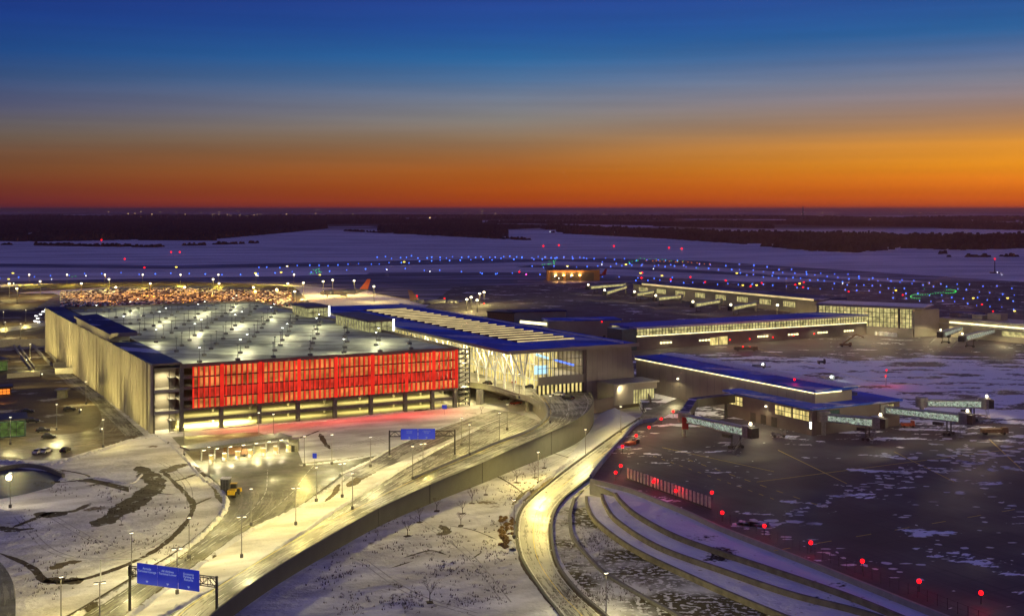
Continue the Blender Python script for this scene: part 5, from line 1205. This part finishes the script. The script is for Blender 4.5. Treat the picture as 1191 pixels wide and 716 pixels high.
# generic ground-support vehicles
def tug(x_, y_, lb, paint, boom=False, z=AZ, s_=1):
    p = P(x_, y_, z); o = thing('service_truck', lb, 'truck', p, 'airport service vehicles'); V_ = Vector
    MB().box(p.x-3*s_,p.x+2*s_,p.y-1.1,p.y+1.1,z+.8,z+1.3+.6*s_).build('bed', paint, o); MB().taper(p.x+2.1*s_,p.x+3.7*s_,p.y-1.1,p.y+1.1,z+.7,z+2.6,.15,.1).build('cab', paint, o)
    for q in (-2,2.6): MB().tube((p.x+q*s_,p.y-1.15,z+.5),(p.x+q*s_,p.y+1.15,z+.5),.5,.5,10).build('wheel', 'rubber', o)
    if boom: MB().bar(p+V_((-1,0,2.0)), p+V_((7,2,7.0)), .6, .6).bar(p+V_((7,2,7.0)), p+V_((12,3,5.0)), .45, .45).build('boom', paint, o)
    return p
tug(983,403,'dark boom truck on the snow before the glass pavilion','hangar_brown',True); tug(866,408,'large dark vehicle with a red beacon by the middle concourse','car_dark',s_=2.0)
p = tug(961,443,'small truck with bright work lamps on the snowy bay behind the gate house','car_grey'); tag(MB().ball(p+Vector((2,-1.2,2.2)),.5).build('work_lamp','e_lampw'),'bright work lamp on the snow truck','lamp'); spot(p+Vector((3,-2,3)),500,(.9,1,.8),typ='POINT')
p = tug(882,428,'small truck with faint lamps on the snowy bay above the dotted light strip','car_grey'); tag(MB().ball(p+Vector((2,-1.2,2.2)),.45).build('work_lamp','e_lampw'),'faint work lamp on the truck above the light strip','lamp')
tug(955,423,'tiny dark tug alone on the snowy bay','car_dark',s_=.6); tug(1155,505,'grey brown equipment trailer below the rearmost bridge','hangar_brown',s_=1.4); tug(1055,497,'orange tug between the boarding bridges','orange',s_=.7); tug(845,502,'orange tug beside the gate house wall','orange',s_=.8); tug(870,504,'dark tug beside the gate house wall','car_dark',s_=.7); tug(905,508,'grey tug at the gate house doors','car_grey',s_=.7)
for i, (x_, y_) in enumerate(((1025,390),(1030,390.5),(1035,391),(1020,389.5),(1040,391.5))):
    p = P(x_, y_, AZ); tag(MB().box(p.x-1.5,p.x+1.5,p.y-1.2,p.y+1.2,AZ,AZ+2).taper(p.x-1.5,p.x+1.5,p.y-1.2,p.y+1.2,AZ+2,AZ+2.5,.4,.3).build('cargo_container','white_metal'),'small pale cargo container in the row beneath the glass pavilion','container','cargo containers beneath the pavilion')
# red lights near buildings
def redlight(x_, y_, z, r, lb, grp, power=0, post=True):
    p = P(x_, y_, z); o = thing('red_light', lb, 'obstruction light', Vector((p.x, p.y, 0 if z < 20 and post else z)), grp)
    if post: MB().tube((p.x,p.y,min(z, AZ)-.5), (p.x,p.y,z), .1, .1, 5).build('post', 'steel', o)
    else: MB().box(p.x-.2,p.x+.2,p.y-.2,p.y+.2,z-.6,z-.2).build('base', 'steel_dk', o)
    MB().ball(p, r, 8, 5).build('lamp', 'e_red', o)
    if power: spot(p+Vector((0,-.9,.4)), power, (1,.02,.03), typ='POINT', rad=.4)
for x_, y_, z, lb in ((1031,430,12,'tall red beacon, upper lamp, on the snowy bay beyond the gate house'),(1030,437,9,'tall red beacon, lower lamp, on the snowy bay beyond the gate house'),(924,441,20.5,'red lamp on the far corner of the near concourse roof'),(700,374,19,'red lamp on the corner of the taupe block behind the terminal'),
                (864,403,8,'red lamp on the dark vehicle by the middle concourse'),(782,390,9.5,'leftmost red lamp on the middle concourse wall'),(849,395,8.5,'second red lamp on the middle concourse wall'),(872,394,8.5,'third red lamp on the middle concourse wall'),(899,392,8.5,'fourth red lamp on the middle concourse wall'),(923,390,8.5,'fifth red lamp on the middle concourse wall'),(947,388,8.5,'last red lamp on the middle concourse wall')):
    redlight(x_, y_, z, .42, lb, 'red lamps on and near the buildings', 400, z > 8.6 and z < 15)

# ================================================================ AIRFIELD LIGHTS
blue = MB().ball((0,0,0), 1, 6, 4).build('taxiway_light', 'e_blue'); green = MB().ball((0,0,0), 1, 6, 4).build('taxiway_light', 'e_green'); redd = MB().ball((0,0,0), 1, 6, 4).build('distant_red_light', 'e_red')
yel = MB().box(-1.4,1.4,-.2,.2,0,1.2).build('guidance_sign', 'e_yellow'); wht = MB().ball((0,0,0), 1, 6, 4).build('airfield_light', 'e_white'); town = MB().ball((0,0,0), 1, 6, 4).build('town_light', 'e_town'); org = MB().ball((0,0,0), 1, 6, 4).build('runway_light', 'e_orange')
def dot(proto, x_, y_, lb, cat, grp, size=.75, z=5.6):
    if proto.get('_used'): o = proto.copy(); COL.objects.link(o)
    else: o = proto; o['_used'] = 1
    p = P(x_, y_, z); s_ = .82*size*p.y/FPX; o.location = p; o.scale = (s_,)*3; tag(o, lb, cat, grp)
rnd = random.Random(11)
def line(pts, step, jit=.5):
    out = []
    for (x0, y0), (x1, y1) in zip(pts, pts[1:]):
        n = max(1, int(math.hypot(x1-x0, y1-y0)/step))
        for i in range(n): out.append((x0+(x1-x0)*i/n+rnd.uniform(-2,2), y0+(y1-y0)*i/n+rnd.uniform(-jit,jit)))
    return out
bl = line([(0,324),(120,318),(260,320),(360,316),(470,313),(600,320)], 19, 1)+line([(300,312),(430,307),(560,302),(680,300),(800,305)], 11, 1.2)+line([(440,300),(560,298.5),(690,300)], 8, 1.5)
bl += line([(620,311),(760,309),(900,317),(1060,330),(1191,345)], 12, 1)+line([(700,306),(860,309),(1000,322),(1191,337)], 15, 1.5)+line([(740,326),(900,333),(1080,343),(1191,352)], 13, 1.3)+line([(860,319),(960,328),(1060,337)], 9, 1.5)+line([(1040,348),(1110,351),(1191,361)], 13, 1.5)+line([(560,318),(700,322),(800,325)], 17, 1.2)
for x_, y_ in bl[:290]: dot(blue, x_, y_, 'tiny blue taxiway edge light out on the snowy airfield', 'taxiway light', 'blue taxiway lights', rnd.uniform(.5,.85))
gl = []
for cx_, cy_, rx, ry, n in ((1067,345,8,2.2,16),(1103,339,9,2.0,18)): gl += [(cx_+rx*math.cos(t_), cy_+ry*math.sin(t_)) for t_ in [1.2+i*4.2/n if cx_ < 1080 else -1.8+i*4.0/n for i in range(n)]]
gl += [(1073+i*3, 343-i*.35) for i in range(9)]+line([(632,308),(645,306.5),(640,304),(648,303)], 2, .2)+line([(730,306),(738,303.5),(746,303)], 2.5, .2)+line([(362,318.5),(372,316.5),(366,314),(374,312)], 2, .2)+line([(745,300),(775,303),(800,305)], 6, .6)+[(84,322),(88,321.5),(812,312),(1075,336)]
for x_, y_ in gl: dot(green, x_, y_, 'tiny green taxiway centreline light on the airfield', 'taxiway light', 'green taxiway lights', .36)
for x_, y_ in line([(752,303.5),(800,305.5),(830,308)], 5, .3): dot(org, x_, y_, 'tiny orange light in a row on the far runway', 'runway light', 'orange runway lights', .65)
for x_, y_ in ((660,310),(728,308),(770,321),(857,318),(864,332),(880,332),(930,330),(1042,338),(1132,347),(1172,347),(1180,362),(297,318),(334,310),(327,317),(470,305),(372,320),(10,325),(15,318),(205,311),(745,318),(1026,371)): dot(yel, x_, y_, 'small glowing yellow guidance sign on the airfield', 'airfield sign', 'yellow airfield signs', 1.0, 5.4)
for x_, y_ in ((118,280),(145,302),(199,294),(209,294),(168,312),(747,318),(746,324),(780,326),(803,323),(820,329),(844,327),(886,330),(925,332),(934,335),(987,340),(1050,344),(676,270),(632,287),(650,286),(714,287),(778,289),(793,290),(1157,302),(612,320),(604,317),(485,345),(517,348),(563,354),(1142,355),(1155,363),(873,334),(935,329)): dot(redd, x_, y_, 'small red obstruction light far out on the airfield', 'obstruction light', 'distant red lights', 1.15, 4)
for x_, y_ in ((16,330),(60,325),(100,321),(300,321),(450,314),(500,316),(700,308),(760,313),(650,324),(980,330),(1160,317),(640,270),(645,322),(935,247),(1165,320)): dot(wht, x_, y_, 'small white light out on the airfield', 'airfield light', 'white airfield lights', .6)
for i in range(95):
    y_ = 243.9+rnd.random()**2*9; x_ = rnd.uniform(0, 620) if rnd.random() < .72 else rnd.uniform(620, 1190); dot(town, x_, y_, 'faint warm light of a distant town near the horizon', 'town light', 'distant town lights', rnd.uniform(.35,.7), 6)
for i in range(40): dot(town, rnd.uniform(213,308), rnd.uniform(249.5,252.5), 'faint warm light in the brighter distant settlement', 'town light', 'distant town lights', rnd.uniform(.35,.65), 6)
for x_, y_ in ((368,244.5),(370,244.5),(373,244.6),(1012,256),(1016,256.5),(862,252),(540,252),(500,254)): dot(town, x_, y_, 'brighter warm light standing out on the horizon', 'town light', 'distant town lights', .9, 6)
# windsock mast with red lamp at right
p = P(1157, 318, 0); o = thing('airfield_mast', 'slender mast on the snow beyond the runway near the right edge', 'mast', p); MB().tube(p, p+Vector((0,0,17)), .8, .5, 6).build('pole', 'steel_dk', o); MB().box(p.x-5,p.x+5,p.y-5,p.y+5,0,2).build('base', 'concrete_dark', o)
p = P(934, 256, 0); o = thing('radio_mast', 'tiny thin tower on the horizon', 'tower', p); MB().tube(p, p+Vector((0,0,108)), 5, 3, 5).build('mast', 'steel_dk', o); MB().box(p.x-12,p.x+12,p.y-6,p.y+6,0,30).build('base', 'concrete_dark', o)

# ================================================================ AIRCRAFT, HANGAR
def plane(loc, rz, s_, tailmat, label, body='car_grey'):
    r = thing('airliner', label, 'aircraft', (0,0,0)); V_ = Vector
    prof = [(-18,.3,4.6),(-14,1.0,4.2),(-8,1.9,3.6),(8,2.0,3.4),(13,1.9,3.3),(16,1.2,3.0),(17.5,.3,2.7)]; b = MB()
    for (x0,r0,z0),(x1,r1,z1) in zip(prof, prof[1:]): b.tube((x0,0,z0),(x1,0,z1), r0, r1, 14)
    b.build('fuselage', body, r, True)
    MB().hexa([(-17.5,-.18,4.8),(-11.5,-.22,5.2),(-11.5,.22,5.2),(-17.5,.18,4.8)], [(-19.5,-.08,12.2),(-16.8,-.08,12.2),(-16.8,.08,12.2),(-19.5,.08,12.2)]).build('tail_fin', tailmat, r)
    for sg in (-1,1):
        MB().hexa([(4,0,2.6),(-3,0,2.6),(-6.5,sg*16,4.0),(-4.8,sg*16,4.0)][::sg], [(4,0,3.1),(-3,0,2.9),(-6.5,sg*16,4.1),(-4.8,sg*16,4.1)][::sg]).build('wing', body, r)
        MB().hexa([(-14,0,4.9),(-17,0,4.9),(-18.6,sg*6,5.4),(-17.4,sg*6,5.4)][::sg], [(-14,0,5.1),(-17,0,5.1),(-18.6,sg*6,5.5),(-17.4,sg*6,5.5)][::sg]).build('tailplane', body, r)
        MB().tube((-.5,sg*5.2,2.0),(3.5,sg*5.2,1.9),.8,1.0,12).build('engine', body, r)
    for x_, y_ in ((12,0),(-1.5,2.2),(-1.5,-2.2)): MB().tube((x_,y_,.5),(x_,y_,2.4),.25,.25,6).tube((x_,y_-.3,.5),(x_,y_+.3,.5),.5,.5,10).build('landing_gear', 'steel_dk', r)
    r.location = loc; r.rotation_euler.z = rz; r.scale = (s_,)*3; return r
plain('tail_orange', (.75,.10,.02), .4)
m = newmat('tail_lit'); t = NT(m); b_ = t.bsdf((.75,.10,.02), .4); t.out(b_.outputs[0]); MATS['tail_lit'] = m
pl = plane(P(400,345,.8), math.radians(200), 1.35, 'tail_lit', 'airliner with a bright orange tail fin parked beyond the garage')
pt_ = P(425,342,0); spot(pt_+Vector((8,-16,10)), 15000, (1,.45,.2), 90, .5, to=pt_+Vector((0,0,12)))
plane(P(505,358,.8)+Vector((0,10,0)), math.radians(0), 1.2, 'plane_tail', 'airliner with a brownish tail fin showing above the terminal skylights')
plane(P(690,323,.8), math.radians(190), .9, 'red_paint', 'small red jet parked beside the orange lit hangar', 'red_paint'); 
spot(P(690,324,14), 15000, (1,.1,.12), 150, 1, to=P(690,323,0))
p = P(666,326,.9); hg = thing('aircraft_hangar', 'brown hangar with orange lamps on its front far behind the bridges', 'hangar', p)
MB().box(p.x-30,p.x+32,p.y,p.y+40,0,13).build('wall', 'hangar_brown', hg); MB().hexa([(p.x-32,p.y-2,13),(p.x+34,p.y-2,13),(p.x+34,p.y+42,13),(p.x-32,p.y+42,13)], [(p.x-26,p.y+8,15.5),(p.x+28,p.y+8,14),(p.x+28,p.y+34,14),(p.x-26,p.y+34,15.5)]).build('roof', 'steel_dk', hg)
for i in range(4): 
    c = Vector((p.x-20+i*9.5, p.y-1.2, 7)); MB().ball(c, 1.4, 8, 5, .7).build('wall_lamp', 'e_orange_lamp', hg); spot(c+Vector((0,-2,1.5)), 5000, (1,.5,.14), typ='POINT', rad=.5)
for i in range(3): MB().box(p.x-26+i*18,p.x-11+i*18,p.y-.3,p.y,0,10).build('hangar_door', 'steel_dk', hg)
# snow berm ribbons near far apron, warm lit
ribbon([(535,337),(560,339),(600,342),(625,346)], 5, 'snow_berm', 'snow', 1.3); ribbon([(590,345),(610,349),(640,352)], 5, 'snow_berm', 'snow', 1.3)
spot(P(560,337,12), 9000, (1,.6,.25), 170, .6, to=P(560,338,0)); spot(P(600,343,12), 7000, (1,.6,.25), 170, .6, to=P(600,344,0))

# ================================================================ VEGETATION
def bare_tree(rng, h):
    r = thing('bare_tree', 'x', 'tree'); tr = MB().tube((0,0,0), (0,0,h*.45), .09*h/4, .06*h/4, 6); tr.build('trunk', 'bark', r); c = MB()
    def br(p, d, l, rad, k):
        q = p+d*l; c.tube(p, q, rad, rad*.55, 4)
        if k: 
            for _ in range(3): nd = (d+Vector((rng.uniform(-.7,.7), rng.uniform(-.7,.7), rng.uniform(-.1,.5)))).normalized(); br(q, nd, l*.68, rad*.55, k-1)
    for i in range(6):
        t_ = i*1.05+rng.uniform(-.3,.3); br(Vector((0,0,h*(.3+.03*i))), Vector((math.cos(t_)*.6, math.sin(t_)*.6, 1)).normalized(), h*.27, .035*h/4, 3)
    c.build('crown', 'twig', r); MB().taper(-1.1,1.1,-.8,.8,0,.18,.4,.3).build('mulch', 'dirt', r); return r
rng = random.Random(2); tp = [bare_tree(rng, 4.4), bare_tree(rng, 5.2), bare_tree(rng, 3.8)]
trees = [(474,623,'leftmost young bare tree on the snow field below the ramp'), (488,607,'second young bare tree from the left below the ramp'), (508,594,'third young bare tree along the ramp shadow'), (538,597,'young bare tree below the retaining wall, lower one'), (549,585,'young bare tree nearest the ramp wall shadow'), (565,575,'small bare tree in the middle of the snow field'), (601,561,'small bare tree under the retaining wall'), (622,555,'small bare shrub left of the field lamp'), (633,544,'bare tree at the foot of the tall retaining wall'), (536,611,'bare sapling by the brown scar in the snow'), (500,700,'bare sapling at the bottom of the snow field'), (155,595,'lone sapling on the left snow slope, upper'), (141,610,'lone sapling on the left snow slope, lower'), (560,480,'small tree inside the ramp bend')]
for i, (x_, y_, lb) in enumerate(trees): place(tp[i % 3], P(x_, y_, 0), rng.uniform(0, 6), lb, 'young bare trees on the snow', (.55 if i > 10 else rng.uniform(.75, 1)))
# shrubs hedge by the service road bend
sh = thing('shrub', 'x', 'shrub'); mb = MB(); rr = random.Random(4)
for i in range(150):
    a_, e_ = rr.uniform(0, 6.28), rr.uniform(.1, 1.5); d = Vector((math.cos(a_)*math.cos(e_), math.sin(a_)*math.cos(e_), math.sin(e_))); c = d*rr.uniform(.3, .85); s1 = Vector((rr.uniform(-1,1), rr.uniform(-1,1), rr.uniform(-1,1))).normalized()*.16
    s2 = d.cross(s1).normalized()*.14; mb.quad(c-s1-s2, c+s1-s2, c+s1+s2, c-s1+s2)
mb.build('foliage', 'shrub_tan', sh); mb = MB()
for i in range(6): mb.tube((0,0,0), (math.cos(i)*.5, math.sin(i)*.5, .7), .03, .02, 4)
mb.build('stems', 'twig', sh)
for i in range(34):
    u = i/33; x_ = 589+rr.uniform(-8,7)+2*math.sin(u*6); y_ = 602+u*35; lb = 'small tan shrub in the dense row left of the service road bend'
    place(sh, P(x_, y_, 0), rr.uniform(0,6), lb, 'shrubs in the row by the service road', rr.uniform(.7,1.2))
# far woods
def wood(poly, h, name='wood', gap=-.28, gx_=.004):
    ps = [P(x_, y_, 0) for x_, y_ in poly]; xs = [p.x for p in ps]; ys = [p.y for p in ps]
    st_ = max(9, (max(ys)-min(ys))/90); sx_ = max(9, (max(xs)-min(xs))/330)
    def inside(x_, y_):
        c = False; j = len(ps)-1
        for i in range(len(ps)):
            if (ps[i].y > y_) != (ps[j].y > y_) and x_ < (ps[j].x-ps[i].x)*(y_-ps[i].y)/(ps[j].y-ps[i].y)+ps[i].x: c = not c
            j = i
        return c
    mb = MB(); y_ = min(ys)
    while y_ < max(ys):
        x_ = min(xs)
        while x_ < max(xs):
            xx, yy = x_+rr.uniform(-.5,.5)*sx_, y_+rr.uniform(-.5,.5)*st_
            if inside(xx, yy) and mnoise.noise(Vector((xx*gx_, yy*gx_*.7, 3.1))) > gap:
                r0 = max(sx_, st_*.35)*rr.uniform(.5,.8); hh = h*rr.uniform(.4,1.25)*(1+.35*mnoise.noise(Vector((xx*.02, yy*.01, 0))))
                a0 = rr.uniform(0,6); mb.hexa([(xx+r0*math.cos(a0+k*1.57), yy+r0*math.sin(a0+k*1.57), .3) for k in range(4)], [(xx+r0*.45*math.cos(a0+.5+k*1.57), yy+r0*.45*math.sin(a0+.5+k*1.57), hh) for k in range(4)])
            x_ += sx_
        y_ += st_
    tag(mb.build(name, 'wood_dark'), 'dark mass of distant leafless woods beyond the airfield', 'woods', kind='stuff')
wood([(-80,281),(60,281),(150,279),(240,279),(330,271),(380,266),(380,263),(200,262),(-80,262)], 14)
wood([(400,269),(620,280),(620,279.2),(400,268.3)], 7, gap=-.1, gx_=.02); wood([(640,271),(900,284),(1100,296),(1100,295.2),(900,283),(640,270.3)], 6, gap=0, gx_=.02); wood([(0,285),(180,288),(300,283),(300,282.4),(180,287),(0,284.3)], 6, gap=0, gx_=.02); wood([(1100,300),(1300,297),(1300,296.3),(1100,299)], 6, gap=0, gx_=.02); wood([(160,279.5),(250,280),(250,277),(180,276)], 10)
wood([(440,268),(470,272),(560,277),(590,275),(590,267),(640,265),(560,262),(440,264)], 12)
wood([(630,266),(660,272),(760,277),(850,283),(940,292),(1000,294),(1040,290),(1130,291),(1300,285),(1300,274),(1100,277),(900,273),(760,269),(640,264)], 14)
wood([(930,262),(1100,266),(1300,270),(1300,263),(1000,258),(800,259)], 16, gap=-.1, gx_=.0015); wood([(-80,261),(200,261),(380,261),(560,260),(560,257),(200,257),(-80,258)], 16, gap=-.25, gx_=.0015)
wood([(640,262),(800,264),(900,266),(900,263),(700,259),(560,259)], 14, gap=-.1, gx_=.002); wood([(-60,256),(500,255.5),(1300,258),(1300,255),(600,252),(-60,252)], 22, gap=-.05, gx_=.0008)
# ================================================================ HAZE
m = newmat('haze_air'); t = NT(m); v_ = t.n('ShaderNodeVolumePrincipled'); v_.inputs['Color'].default_value = (1,.50,.46,1); v_.inputs['Density'].default_value = HAZE; v_.inputs['Anisotropy'].default_value = .8
o_ = t.n('ShaderNodeOutputMaterial'); t.l(v_.outputs[0], o_.inputs['Volume']); MATS['haze_air'] = m; m.cycles.volume_sampling = 'DISTANCE' if False else 'MULTIPLE_IMPORTANCE'
if HAZE: tag(MB().box(-205000, 205000, -400, 205000, -1.2, 112).build('haze', 'haze_air'), 'thin purple dusk haze over the land', 'haze', kind='stuff')
bpy.context.view_layer.update()
for o in list(bpy.data.objects):
    if '_used' in o: del o['_used']
